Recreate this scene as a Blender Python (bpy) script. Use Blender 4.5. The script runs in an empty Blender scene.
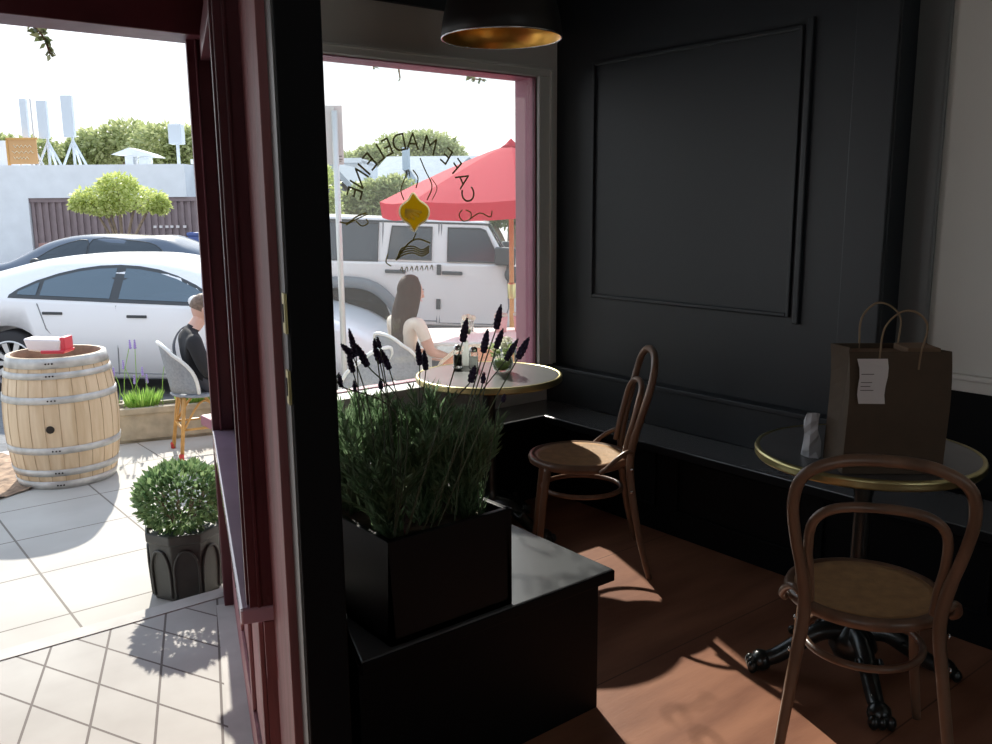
import bpy, bmesh, math, random
from mathutils import Vector, Matrix, Euler
random.seed(7)
sc = bpy.context.scene
COL = sc.collection
R = math.radians

# ------------------------------------------------------------------ camera
H = 1.5; FPX = 889.5; PITCH = R(10.64); YAW = R(38.76); ROLL = R(-0.49)
FW = Vector((math.sin(YAW)*math.cos(PITCH), math.cos(YAW)*math.cos(PITCH), -math.sin(PITCH)))
RT = Vector((math.cos(YAW), -math.sin(YAW), 0)); UP = RT.cross(FW)
cR, sR = math.cos(ROLL), math.sin(ROLL)
RT, UP = RT*cR + UP*sR, UP*cR - RT*sR
cam_d = bpy.data.cameras.new('camera'); cam = bpy.data.objects.new('camera', cam_d); COL.objects.link(cam)
m3 = Matrix((RT, UP, -FW)).transposed()
cam.matrix_world = Matrix.Translation((0, 0, H)) @ m3.to_4x4()
cam_d.sensor_width = 36; cam_d.lens = FPX/992*36; cam_d.clip_start = .02; cam_d.clip_end = 300
sc.camera = cam
HR = Vector((math.cos(YAW), -math.sin(YAW), 0)); HF = Vector((math.sin(YAW), math.cos(YAW), 0))
def W(lat, dep, z=0.): v = HR*lat + HF*dep; return Vector((v.x, v.y, z))
def ray(px, py): return (FW*FPX + RT*(px-496) - UP*(py-372))/FPX
def at_y(px, py, y):
    d = ray(px, py); t = y/d.y; return Vector((0, 0, H)) + d*t
def at_z(px, py, z):
    d = ray(px, py); t = (z-H)/d.z; return Vector((0, 0, H)) + d*t
def at_d(px, py, dep):                                   # point at a horizontal distance along the view
    d = ray(px, py); t = dep/(d.x*HF.x + d.y*HF.y); return Vector((0, 0, H)) + d*t

# ------------------------------------------------------------------ materials
def mat(name, col, rough=.6, metal=0., noise=0., nscale=8., bump=0., bscale=40., col2=None, spec=.5, stretch=None, alpha=None, coat=0.):
    m = bpy.data.materials.new(name); m.use_nodes = True
    nt = m.node_tree; b = nt.nodes['Principled BSDF']
    b.inputs['Base Color'].default_value = (*col, 1); b.inputs['Roughness'].default_value = rough
    b.inputs['Metallic'].default_value = metal; b.inputs['Specular IOR Level'].default_value = spec
    if coat: b.inputs['Coat Weight'].default_value = coat; b.inputs['Coat Roughness'].default_value = .05
    tc = None
    if noise or col2 or bump:
        tc = nt.nodes.new('ShaderNodeTexCoord'); mp = nt.nodes.new('ShaderNodeMapping')
        nt.links.new(tc.outputs['Object'], mp.inputs[0])
        if stretch: mp.inputs['Scale'].default_value = stretch
    if noise or col2:
        n = nt.nodes.new('ShaderNodeTexNoise'); n.inputs['Scale'].default_value = nscale; n.inputs['Detail'].default_value = 5
        nt.links.new(mp.outputs[0], n.inputs['Vector'])
        rp = nt.nodes.new('ShaderNodeValToRGB'); rp.color_ramp.elements[0].position = .3; rp.color_ramp.elements[1].position = .7
        c2 = col2 if col2 else tuple(min(1, c*(1+noise)) for c in col)
        c1 = col if col2 else tuple(c*(1-noise) for c in col)
        rp.color_ramp.elements[0].color = (*c1, 1); rp.color_ramp.elements[1].color = (*c2, 1)
        nt.links.new(n.outputs['Fac'], rp.inputs[0]); nt.links.new(rp.outputs[0], b.inputs['Base Color'])
    if bump:
        n2 = nt.nodes.new('ShaderNodeTexNoise'); n2.inputs['Scale'].default_value = bscale; n2.inputs['Detail'].default_value = 4
        nt.links.new(mp.outputs[0], n2.inputs['Vector'])
        bp = nt.nodes.new('ShaderNodeBump'); bp.inputs['Strength'].default_value = bump; bp.inputs['Distance'].default_value = .01
        nt.links.new(n2.outputs['Fac'], bp.inputs['Height']); nt.links.new(bp.outputs[0], b.inputs['Normal'])
    return m

def leafmat(name, c1, c2, trans=.35):
    m = bpy.data.materials.new(name); m.use_nodes = True; nt = m.node_tree
    b = nt.nodes['Principled BSDF']; b.inputs['Roughness'].default_value = .45
    g = nt.nodes.new('ShaderNodeNewGeometry'); rp = nt.nodes.new('ShaderNodeValToRGB')
    rp.color_ramp.elements[0].color = (*c1, 1); rp.color_ramp.elements[1].color = (*c2, 1)
    nt.links.new(g.outputs['Random Per Island'], rp.inputs[0]); nt.links.new(rp.outputs[0], b.inputs['Base Color'])
    t = nt.nodes.new('ShaderNodeBsdfTranslucent'); nt.links.new(rp.outputs[0], t.inputs['Color'])
    mx = nt.nodes.new('ShaderNodeMixShader'); mx.inputs[0].default_value = trans
    nt.links.new(b.outputs[0], mx.inputs[1]); nt.links.new(t.outputs[0], mx.inputs[2])
    nt.links.new(mx.outputs[0], nt.nodes['Material Output'].inputs['Surface'])
    return m

def cloth_mat(name, col, trans=.4):
    m = mat(name, col, .8); nt = m.node_tree
    t = nt.nodes.new('ShaderNodeBsdfTranslucent'); t.inputs['Color'].default_value = (*col, 1)
    mx = nt.nodes.new('ShaderNodeMixShader'); mx.inputs[0].default_value = trans
    nt.links.new(nt.nodes['Principled BSDF'].outputs[0], mx.inputs[1]); nt.links.new(t.outputs[0], mx.inputs[2])
    nt.links.new(mx.outputs[0], nt.nodes['Material Output'].inputs['Surface'])
    return m

def glassmat(name, tint=(1, 1, 1), veil=.0, refl=.08):
    m = bpy.data.materials.new(name); m.use_nodes = True; nt = m.node_tree; nt.nodes.clear()
    out = nt.nodes.new('ShaderNodeOutputMaterial')
    tr = nt.nodes.new('ShaderNodeBsdfTransparent'); tr.inputs[0].default_value = (*tint, 1)
    gl = nt.nodes.new('ShaderNodeBsdfGlossy'); gl.inputs['Roughness'].default_value = .02
    lw = nt.nodes.new('ShaderNodeFresnel'); lw.inputs['IOR'].default_value = 1.3 + refl
    mx = nt.nodes.new('ShaderNodeMixShader')
    nt.links.new(lw.outputs[0], mx.inputs[0]); nt.links.new(tr.outputs[0], mx.inputs[1]); nt.links.new(gl.outputs[0], mx.inputs[2])
    last = mx
    if veil:
        tl = nt.nodes.new('ShaderNodeBsdfTranslucent'); tl.inputs[0].default_value = (.9, .9, .9, 1)  # translucent white that imitates veiling glare through the shop panes
        m2 = nt.nodes.new('ShaderNodeMixShader'); m2.inputs[0].default_value = veil
        nt.links.new(mx.outputs[0], m2.inputs[1]); nt.links.new(tl.outputs[0], m2.inputs[2]); last = m2
    nt.links.new(last.outputs[0], out.inputs['Surface'])
    return m

def math_node(nt, op, a, b=None):
    n = nt.nodes.new('ShaderNodeMath'); n.operation = op
    for i, v in enumerate((a, b)):
        if v is None: continue
        if isinstance(v, (int, float)): n.inputs[i].default_value = v
        else: nt.links.new(v, n.inputs[i])
    return n.outputs[0]

def joint_mat(name, c1, c2, joint, fams, width, rough=.8, nscale=1.6, spec=.3, stretch=None, bump=.0):
    """stone or boards with straight joints: fams = [(nx, ny, offset, spacing)] in world metres"""
    m = mat(name, c1, rough, col2=c2, nscale=nscale, spec=spec, stretch=stretch, bump=bump, bscale=60); nt = m.node_tree; b = nt.nodes['Principled BSDF']
    tc = nt.nodes.new('ShaderNodeTexCoord'); sx = nt.nodes.new('ShaderNodeSeparateXYZ'); nt.links.new(tc.outputs['Object'], sx.inputs[0])
    tot = None
    for nx, ny, off, sp in fams:
        d = math_node(nt, 'ADD', math_node(nt, 'MULTIPLY', sx.outputs[0], nx), math_node(nt, 'MULTIPLY', sx.outputs[1], ny))
        d = math_node(nt, 'FRACT', math_node(nt, 'DIVIDE', math_node(nt, 'ADD', d, -off + 50*sp), sp))
        d = math_node(nt, 'ABSOLUTE', math_node(nt, 'SUBTRACT', d, .5))
        d = math_node(nt, 'GREATER_THAN', d, .5 - width/sp/2)
        tot = d if tot is None else math_node(nt, 'MAXIMUM', tot, d)
    mx = nt.nodes.new('ShaderNodeMix'); mx.data_type = 'RGBA'
    src = b.inputs['Base Color'].links[0].from_socket
    nt.links.new(tot, mx.inputs['Factor']); nt.links.new(src, mx.inputs['A']); mx.inputs['B'].default_value = (*joint, 1)
    nt.links.new(mx.outputs['Result'], b.inputs['Base Color'])
    return m

M = {}
M['black_paint'] = mat('black_paint', (.0035, .004, .005), .6, spec=.15, bump=.05, bscale=25)
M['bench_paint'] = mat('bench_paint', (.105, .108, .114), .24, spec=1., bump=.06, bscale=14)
M['planter_black'] = mat('planter_black', (.006, .006, .007), .5, spec=.2)
M['navy_wall'] = mat('navy_wall', (.0115, .0165, .0225), .5, spec=.6, bump=.03, bscale=30)
M['offwhite'] = mat('offwhite', (.76, .745, .70), .7, bump=.03, bscale=60)
M['white_trim'] = mat('white_trim', (.78, .80, .76), .5)
M['ceiling'] = mat('ceiling', (.55, .54, .51), .8)
M['red_paint'] = mat('red_paint', (.10, .024, .034), .4, noise=.2, nscale=5, spec=.5, bump=.12, bscale=18)
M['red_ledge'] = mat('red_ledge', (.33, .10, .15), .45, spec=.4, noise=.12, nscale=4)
M['ledge_glare'] = mat('ledge_glare', (.52, .36, .46), .2, spec=.8, noise=.1, nscale=5, coat=1.)  # pale lilac stands in for bright sky reflected on the ledge top
M['red_worn_lit'] = mat('red_worn_lit', (.30, .125, .135), .55, noise=.28, nscale=16, bump=.5, bscale=22, stretch=(1, 1, .12))  # cracked jamb paint; its lightness also paints ground bounce on the low panels
M['grey_strip'] = mat('grey_strip', (.16, .17, .17), .4)
M['brass'] = mat('brass', (.62, .55, .27), .32, 1.)
M['floor'] = joint_mat('floor', (.19, .072, .040), (.40, .18, .104), (.13, .055, .032), [(0, 1, 1.822, .72)], .005, rough=.42, nscale=3.0, spec=.45, stretch=(.5, 2.2, 1), bump=.06)
M['pave'] = joint_mat('pave', (.52, .505, .465), (.44, .42, .385), (.20, .18, .155), [(1, 0, .823, .587), (0, 1, 4.03, .576)], .011, nscale=2.2)
a1, a2 = R(65.5), R(110.8)
M['tile'] = joint_mat('tile', (.50, .485, .455), (.41, .39, .365), (.15, .13, .12), [(math.sin(a1), math.cos(a1), .4, .2), (.935, -.355, -.255, .21)], .009, nscale=3.5)
M['strip'] = mat('strip', (.50, .48, .45), .8, noise=.12, nscale=6)
M['asphalt'] = mat('asphalt', (.17, .175, .185), .85, noise=.2, nscale=20)
M['soil'] = mat('soil', (.10, .07, .05), .95, noise=.5, nscale=30, bump=.8, bscale=30)
M['bark_mulch'] = mat('bark_mulch', (.33, .23, .16), .95, noise=.5, nscale=14, bump=1., bscale=20)
M['oak'] = mat('oak', (.56, .42, .26), .6, col2=(.72, .58, .40), nscale=5, stretch=(5, 5, .5), bump=.1, bscale=30)
M['oak_inner'] = mat('oak_inner', (.22, .13, .085), .7, noise=.3, nscale=14)  # deeper brown for the inside of the barrel rim
M['oak_dark'] = mat('oak_dark', (.44, .32, .20), .7, noise=.3, nscale=14)
M['hoop'] = mat('hoop', (.50, .50, .48), .5, .35, noise=.25, nscale=12)
M['dark_hole'] = mat('dark_hole', (.02, .015, .01), .8)
M['plastic_white'] = mat('plastic_white', (.85, .82, .84), .5)
M['plastic_red'] = mat('plastic_red', (.70, .06, .09), .4)
M['planter_dark'] = mat('planter_dark', (.060, .064, .058), .55, noise=.3, nscale=6)
M['trough_stone'] = mat('trough_stone', (.46, .40, .30), .85, noise=.22, nscale=9, bump=.3, bscale=25)
M['boxleaf'] = leafmat('boxleaf', (.07, .15, .06), (.34, .48, .22), .4)
M['lav_leaf'] = leafmat('lav_leaf', (.13, .23, .11), (.32, .44, .26), .5)
M['lav_stem'] = mat('lav_stem', (.13, .16, .10), .7)
M['lav_flower'] = mat('lav_flower', (.05, .035, .085), .8, noise=.4, nscale=40)
M['lav_pale'] = mat('lav_pale', (.36, .28, .62), .7)
M['fresh_leaf'] = leafmat('fresh_leaf', (.22, .42, .07), (.42, .62, .16), .4)
M['tree_leaf'] = leafmat('tree_leaf', (.30, .36, .15), (.54, .57, .30), .45)
M['tree_leaf_dark'] = leafmat('tree_leaf_dark', (.18, .24, .10), (.34, .40, .18), .4)
M['tree_leaf_lime'] = leafmat('tree_leaf_lime', (.46, .54, .16), (.74, .78, .34), .45)
M['vine_leaf'] = leafmat('vine_leaf', (.10, .14, .06), (.26, .28, .16), .3)
M['trunk'] = mat('trunk', (.24, .18, .13), .9, noise=.3, nscale=12, bump=.6, bscale=12)
M['beech'] = mat('beech', (.20, .112, .070), .3, noise=.25, nscale=6, stretch=(3, 3, .6), spec=.5)
M['cane'] = mat('cane', (.47, .27, .125), .5, noise=.16, nscale=26, bump=.25, bscale=120)
M['table_dark'] = mat('table_dark', (.10, .10, .105), .3, spec=.9, noise=.25, nscale=3)
M['iron'] = mat('iron', (.010, .013, .013), .28, .0, spec=.7)
M['kraft'] = mat('kraft', (.085, .056, .034), .8, noise=.08, nscale=20)
M['kraft_in'] = mat('kraft_in', (.20, .125, .075), .85)
M['paper'] = mat('paper', (.75, .70, .69), .8)
M['ink'] = mat('ink', (.16, .14, .14), .8)
M['paper_rope'] = mat('paper_rope', (.30, .21, .13), .8)
M['lamp_black'] = mat('lamp_black', (.012, .011, .010), .45)
M['copper'] = mat('copper', (.88, .46, .10), .32, .9, noise=.15, nscale=10)
M['bulb'] = mat('bulb', (.85, .82, .75), .2)
M['steel'] = mat('steel', (.72, .72, .72), .22, 1.)
M['pepper'] = mat('pepper', (.03, .025, .02), .7)
M['salt'] = cloth_mat('salt', (.92, .93, .92), .75)
M['porcelain'] = cloth_mat('porcelain', (.9, .92, .9), .75)
M['clear_glass'] = glassmat('clear_glass', (.97, .99, .97), .12, -.08)
M['shop_glass'] = glassmat('shop_glass', (.97, .985, .98), .02, .1)
M['clear_pane'] = glassmat('clear_pane', (.97, .985, .98), .0, .1)
M['petal'] = cloth_mat('petal', (.86, .86, .74), .45)
M['petal_green'] = leafmat('petal_green', (.30, .42, .14), (.66, .76, .40), .35)
M['gold'] = cloth_mat('gold', (.62, .47, .03), .5)
M['gold_line'] = cloth_mat('gold_line', (.34, .29, .08), .4)
M['dark_letter'] = cloth_mat('dark_letter', (.22, .20, .10), .4)
M['cream_mark'] = cloth_mat('cream_mark', (.95, .92, .8), .85)
M['umbrella'] = cloth_mat('umbrella', (.74, .045, .09), .5)
M['pole_wood'] = mat('pole_wood', (.55, .28, .09), .5, noise=.15, nscale=8)
M['sign_grey'] = mat('sign_grey', (.60, .58, .57), .5, .2)
M['pole_metal'] = mat('pole_metal', (.62, .63, .62), .45, .5)
M['car_white'] = mat('car_white', (.80, .81, .83), .3, coat=.6)
M['car_silver'] = mat('car_silver', (.70, .67, .66), .35, coat=.5)
M['car_navy'] = mat('car_navy', (.055, .075, .115), .25, coat=.8)
M['car_glass'] = mat('car_glass', (.075, .115, .15), .08, spec=.9)
M['car_glass_pale'] = mat('car_glass_pale', (.05, .062, .075), .12, spec=.4)
M['black_plastic'] = mat('black_plastic', (.05, .055, .06), .55)
M['grey_plastic'] = mat('grey_plastic', (.17, .18, .19), .6)
M['tyre'] = mat('tyre', (.03, .03, .033), .8)
M['alloy'] = mat('alloy', (.60, .60, .60), .35, .6)
M['tail_red'] = mat('tail_red', (.6, .08, .10), .3)
M['seam'] = mat('seam', (.20, .21, .22), .7)
M['stucco_white'] = mat('stucco_white', (.80, .83, .86), .8, noise=.05, nscale=2)
M['gate_brown'] = mat('gate_brown', (.26, .20, .205), .7, noise=.12, nscale=3)
M['sign_orange'] = mat('sign_orange', (.62, .36, .16), .7)
M['antenna'] = mat('antenna', (.64, .70, .76), .6)
M['roof_grey'] = mat('roof_grey', (.36, .41, .46), .8, noise=.1, nscale=6)
M['house_blue'] = mat('house_blue', (.42, .50, .56), .8)
M['house_dark'] = mat('house_dark', (.16, .19, .22), .8)
M['brick_red'] = mat('brick_red', (.42, .24, .21), .9, noise=.12, nscale=6)
M['bin_blue'] = mat('bin_blue', (.09, .13, .34), .6)
M['concrete'] = mat('concrete', (.50, .49, .47), .9, noise=.1, nscale=4)
M['skin'] = mat('skin', (.62, .34, .25), .5)
M['skin_pale'] = mat('skin_pale', (.66, .42, .34), .5)
M['hair_brown'] = mat('hair_brown', (.050, .022, .013), .65, spec=.2, noise=.45, nscale=30, stretch=(6, 6, .6), bump=.6, bscale=50)
M['hair_short'] = mat('hair_short', (.16, .11, .08), .6, noise=.4, nscale=40, bump=.6, bscale=60)
M['tee_cream'] = mat('tee_cream', (.76, .65, .55), .85, noise=.05, nscale=10)
M['denim'] = mat('denim', (.085, .09, .11), .85)
M['black_cloth'] = mat('black_cloth', (.018, .018, .021), .85, bump=.3, bscale=20)
M['strap_grey'] = mat('strap_grey', (.10, .10, .11), .7)
M['rattan'] = mat('rattan', (.62, .34, .10), .45, noise=.15, nscale=20)
M['weave_white'] = mat('weave_white', (.30, .335, .38), .5, noise=.15, nscale=60)
M['weave_orange'] = mat('weave_orange', (.70, .30, .18), .6, noise=.2, nscale=60)
M['foot_red'] = mat('foot_red', (.62, .06, .05), .5)
M['table_white'] = mat('table_white', (.82, .84, .82), .4)
M['pink'] = mat('pink', (.80, .42, .42), .6)
M['tissue'] = mat('tissue', (.62, .62, .66), .6)

# ------------------------------------------------------------------ mesh helpers
class MB:
    def __init__(s): s.v = []; s.f = []; s.m = []; s.mi = 0
    def add(s, vs, fs):
        o = len(s.v); s.v += [tuple(v) for v in vs]
        for f in fs: s.f.append(tuple(i+o for i in f)); s.m.append(s.mi)
        return s
    def box(s, x0, x1, y0, y1, z0, z1, mtx=None):
        vs = [Vector((x, y, z)) for z in (z0, z1) for y in (y0, y1) for x in (x0, x1)]
        if mtx is not None: vs = [mtx @ v for v in vs]
        return s.add(vs, [(0, 2, 3, 1), (4, 5, 7, 6), (0, 1, 5, 4), (2, 6, 7, 3), (0, 4, 6, 2), (1, 3, 7, 5)])
    def prism(s, poly, z0, z1):
        n = len(poly); a = sum(poly[i][0]*poly[(i+1) % n][1]-poly[(i+1) % n][0]*poly[i][1] for i in range(n))
        if a < 0: poly = poly[::-1]
        vs = [(x, y, z0) for x, y in poly] + [(x, y, z1) for x, y in poly]
        return s.add(vs, [tuple(range(n-1, -1, -1)), tuple(range(n, 2*n))] + [(i, (i+1) % n, n+(i+1) % n, n+i) for i in range(n)])
    def extrude(s, poly3, vec):
        n = len(poly3); v = Vector(vec); vs = [Vector(p) for p in poly3] + [Vector(p)+v for p in poly3]
        return s.add(vs, [tuple(range(n-1, -1, -1)), tuple(range(n, 2*n))] + [(i, (i+1) % n, n+(i+1) % n, n+i) for i in range(n)])
    def tube(s, pts, r, n=8, closed=False, flat=1., upv=None):
        pts = [Vector(p) for p in pts]; k = len(pts); rr = r if isinstance(r, (list, tuple)) else [r]*k
        vs = []; prev = None
        for i, p in enumerate(pts):
            if closed: t = pts[(i+1) % k]-pts[i-1]
            else: t = pts[min(i+1, k-1)]-pts[max(i-1, 0)]
            t.normalize()
            if prev is None:
                a = Vector(upv) if upv else (Vector((0, 0, 1)) if abs(t.z) < .9 else Vector((1, 0, 0)))
            else: a = prev
            u = (a - t*a.dot(t)).normalized(); w = t.cross(u); prev = u
            for j in range(n):
                th = 2*math.pi*j/n; vs.append(p + u*math.cos(th)*rr[i]*flat + w*math.sin(th)*rr[i])
        fs = []
        for i in range(k if closed else k-1):
            for j in range(n):
                a, b = i*n+j, i*n+(j+1) % n; c, d = ((i+1) % k)*n+(j+1) % n, ((i+1) % k)*n+j
                fs.append((a, b, c, d))
        if not closed: fs += [tuple(range(n-1, -1, -1)), tuple(range((k-1)*n, k*n))]
        return s.add(vs, fs)
    def lathe(s, prof, n=24, c=(0, 0, 0), mtx=None, sy=1., cap=True):
        c = Vector(c); vs = []
        for r, z in prof:
            for j in range(n):
                th = 2*math.pi*j/n; v = Vector((r*math.cos(th), r*sy*math.sin(th), z))
                if mtx is not None: v = mtx @ v
                vs.append(c+v)
        fs = []
        for i in range(len(prof)-1):
            for j in range(n): fs.append((i*n+j, i*n+(j+1) % n, (i+1)*n+(j+1) % n, (i+1)*n+j))
        if cap and prof[0][0] > 1e-6: fs.append(tuple(range(n-1, -1, -1)))
        if cap and prof[-1][0] > 1e-6: fs.append(tuple(range((len(prof)-1)*n, len(prof)*n)))
        return s.add(vs, fs)
    def ball(s, c, rx, ry=None, rz=None, n=12, k=8):
        ry = ry or rx; rz = rz or rx
        prof = [(max(1e-7, math.sin(math.pi*i/k)), -math.cos(math.pi*i/k)) for i in range(k+1)]
        return s.lathe(prof, n, c, Matrix.Diagonal((rx, ry, rz)))
    def leaf(s, p, d, L, w, n=None):
        d = Vector(d).normalized(); a = Vector((random.uniform(-1, 1), random.uniform(-1, 1), random.uniform(-1, 1))) if n is None else Vector(n)
        u = d.cross(a)
        if u.length < 1e-4: u = d.cross(Vector((0, 0, 1)))
        u.normalize(); p = Vector(p)
        return s.add([p, p+d*L*.45+u*w*.5, p+d*L, p+d*L*.45-u*w*.5], [(0, 1, 2, 3)])
    def build(s, name, material, parent=None, smooth=False, bevel=0., loc=None, seg=2):
        me = bpy.data.meshes.new(name); me.from_pydata(s.v, [], s.f)
        mats = material if isinstance(material, (list, tuple)) else [material]
        for m in mats: me.materials.append(M[m])
        if len(mats) > 1: me.polygons.foreach_set('material_index', s.m)
        if smooth: me.polygons.foreach_set('use_smooth', [True]*len(me.polygons))
        me.update()
        bm = bmesh.new(); bm.from_mesh(me)
        bmesh.ops.remove_doubles(bm, verts=bm.verts, dist=1e-6)
        bm.to_mesh(me); bm.free()
        o = bpy.data.objects.new(name, me); COL.objects.link(o)
        if parent is not None: o.parent = parent
        if loc is not None: o.location = loc
        if bevel:
            b = o.modifiers.new('edge', 'BEVEL'); b.width = bevel; b.segments = seg; b.limit_method = 'ANGLE'; b.angle_limit = R(40)
        if smooth == 'auto':
            pass
        return o

def spline(pts, n=6, closed=False):
    P = [Vector(p) for p in pts]; k = len(P); out = []
    rng = range(k) if closed else range(k-1)
    for i in rng:
        if closed: a, b, c, d = P[i-1], P[i], P[(i+1) % k], P[(i+2) % k]
        else: a, b, c, d = P[max(i-1, 0)], P[i], P[i+1], P[min(i+2, k-1)]
        for j in range(n):
            t = j/n
            out.append(.5*((2*b)+(c-a)*t+(2*a-5*b+4*c-d)*t*t+(3*b-a-3*c+d)*t**3))
    if not closed: out.append(P[-1])
    return out
def circ(r, z, n=32, c=(0, 0), ry=None): return [Vector((c[0]+r*math.cos(2*math.pi*i/n), c[1]+(ry or r)*math.sin(2*math.pi*i/n), z)) for i in range(n)]
def thing(name, label, cat, loc=(0, 0, 0), rz=0., group=None):
    o = bpy.data.objects.new(name, None); COL.objects.link(o); o.empty_display_size = .1
    o.location = loc; o.rotation_euler = (0, 0, rz); tag(o, label, cat, group); return o
def tag(o, label, cat, group=None):
    o['label'] = label; o['category'] = cat
    if group: o['group'] = group
    return o
def struct(o): o['kind'] = 'structure'; return o
def copy_tree(o, parent=None):
    c = o.copy(); COL.objects.link(c)
    if parent is not None: c.parent = parent
    for ch in list(o.children): copy_tree(ch, c)
    return c
def bool_cut(o, cutters):
    for c in cutters:
        m = o.modifiers.new('cut', 'BOOLEAN'); m.object = c; m.solver = 'EXACT'; m.operation = 'DIFFERENCE'
    dg = bpy.context.evaluated_depsgraph_get(); me = bpy.data.meshes.new_from_object(o.evaluated_get(dg))
    o.modifiers.clear(); o.data = me
    for c in cutters: bpy.data.objects.remove(c, do_unlink=True)

# ================================================================== THE ROOM
YI = 3.55; YO = 3.72; XW = 3.27; CEIL = 2.85
UH = Vector((.333, .943, 0)); VH = Vector((.943, -.333, 0)); O0 = Vector((.786, 1.853, 0))
def uv(u, v): p = O0 + UH*u + VH*v; return (p.x, p.y)

struct(MB().prism([(-2.6, -3.6), (3.6, -3.6), (3.6, 3.7), (1.62, 3.7), (1.0, 1.85), (-2.6, 1.85)], -.3, 0).build('floor', 'floor'))
struct(MB().prism([(-2.7, -3.7), (3.7, -3.7), (3.7, YO), (-2.7, YO)], CEIL, CEIL+.4).build('ceiling', 'ceiling'))
# front wall: above the window, below the sill, right strip
w = MB(); w.box(1.45, 3.6, YI, YO, 2.14, CEIL+.02); w.box(1.62, 3.6, YI, YO, -.3, .60); w.box(3.135, 3.6, YI, YO, .60, 2.14)
struct(w.build('wall_front', 'offwhite'))
struct(MB().box(1.3, XW, YI-.03, YI, 2.385, CEIL).build('trim_16', 'navy_wall', bevel=.004))
# right wall: projecting panelled part, then the paler wall beyond it
struct(MB().box(XW, 3.6, 1.715, YI, 0, CEIL+.02).build('wall_right', 'navy_wall', bevel=.006))
w = MB(); w.box(3.41, 3.6, -3.6, 1.715, 0, CEIL+.02)
struct(w.build('wall_right_pale', 'offwhite'))
w = MB(); w.box(3.395, 3.41, -3.6, 1.66, 0, .80)
struct(w.build('trim_1', 'black_paint'))
w = MB(); w.box(3.39, 3.41, -3.6, 1.66, .80, .845); w.box(3.375, 3.41, -3.6, 1.66, .845, .865)
struct(w.build('trim_2', 'offwhite', bevel=.004))
w = MB(); w.box(3.39, 3.41, 1.60, 1.715, 0, CEIL); w.tube([(3.393, 1.597, .0), (3.393, 1.597, CEIL)], .008)
struct(w.build('trim_3', 'grey_strip', bevel=.003))
# wall mouldings
def moulding(name, y0, y1, z0, z1, wd=.016, th=.014):
    w = MB()
    for a in ((y0, y1, z0-wd, z0), (y0, y1, z1, z1+wd), (y0-wd, y0, z0-wd, z1+wd), (y1, y1+wd, z0-wd, z1+wd)): w.box(XW-th, XW, *a)
    return struct(w.build(name, 'navy_wall', bevel=.004))
moulding('trim_4', 2.125, 3.262, 1.045, 2.17)
w = MB(); w.box(XW-.02, XW, 2.062, 2.088, 1.003, 2.21)
struct(w.build('trim_5', 'navy_wall', bevel=.005))
w = MB(); w.box(XW-.022, XW, 1.715, 1.882, .66, CEIL)
struct(w.build('trim_6', 'navy_wall', bevel=.005))
# other walls of the room (behind the camera)
w = MB(); w.box(-2.7, 3.6, -3.7, -3.6, -.3, .9); w.box(-2.7, 3.6, -3.7, -3.6, 2.4, CEIL+.02); w.box(-2.7, .2, -3.7, -3.6, .9, 2.4); w.box(2.2, 3.6, -3.7, -3.6, .9, 2.4)
struct(w.build('wall_back', 'offwhite'))
w4 = MB(); w4.box(.2, .26, -3.68, -3.62, .9, 2.4); w4.box(2.14, 2.2, -3.68, -3.62, .9, 2.4); w4.box(.2, 2.2, -3.68, -3.62, .9, .96); w4.box(.2, 2.2, -3.68, -3.62, 2.34, 2.4); w4.box(1.17, 1.23, -3.68, -3.62, .9, 2.4)
w4o = struct(w4.build('added_window_back', 'white_trim'))  # unseen back window, added to lift the fill light in the room
MB().box(.2, 2.2, -3.654, -3.648, .9, 2.4).build('pane', 'clear_pane', w4o)
w = MB(); w.box(-2.7, -2.6, -3.7, YO, -.3, .8); w.box(-2.7, -2.6, -3.7, YO, 2.3, CEIL+.02); w.box(-2.7, -2.6, -3.7, -2.6, .8, 2.3); w.box(-2.7, -2.6, .6, YO, .8, 2.3)
struct(w.build('wall_left', 'offwhite'))
w3 = MB(); w3.box(-2.68, -2.62, -2.6, -2.54, .8, 2.3); w3.box(-2.68, -2.62, .54, .6, .8, 2.3); w3.box(-2.68, -2.62, -2.6, .6, .8, .86); w3.box(-2.68, -2.62, -2.6, .6, 2.24, 2.3)
for k in range(1, 3): w3.box(-2.68, -2.62, -2.6+k*1.066-.03, -2.6+k*1.066+.03, .8, 2.3)
w3o = struct(w3.build('added_window_left', 'white_trim'))  # unseen side window, added to bring more daylight indoors
MB().box(-2.654, -2.648, -2.6, .6, .8, 2.3).build('pane', 'clear_pane', w3o)
w = MB(); w.box(-2.6, -.35, 1.72, 1.85, -.3, CEIL+.02); w.box(-.35, .78, 1.72, 1.80, 2.14, CEIL+.02)
struct(w.build('wall_entry', 'black_paint'))
w = MB(); w.prism([(-.35, 1.80), (-.25, 1.80), (-.9, 3.65), (-1.0, 3.65)], -.3, CEIL+.02); w.box(-2.6, -.9, 3.6, YO, -.3, CEIL+.02)
struct(w.build('wall_porch', 'red_paint'))
# upper facade over the shop and flat roof edge
struct(MB().box(-3.5, 6.0, YI+.03, YO+.02, CEIL, 3.3).build('wall_facade_upper', 'red_paint'))
# header across the porch
struct(MB().box(-1.0, 1.385, 3.44, 3.64, 2.136, CEIL).build('trim_7', 'red_paint', bevel=.004))

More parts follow.
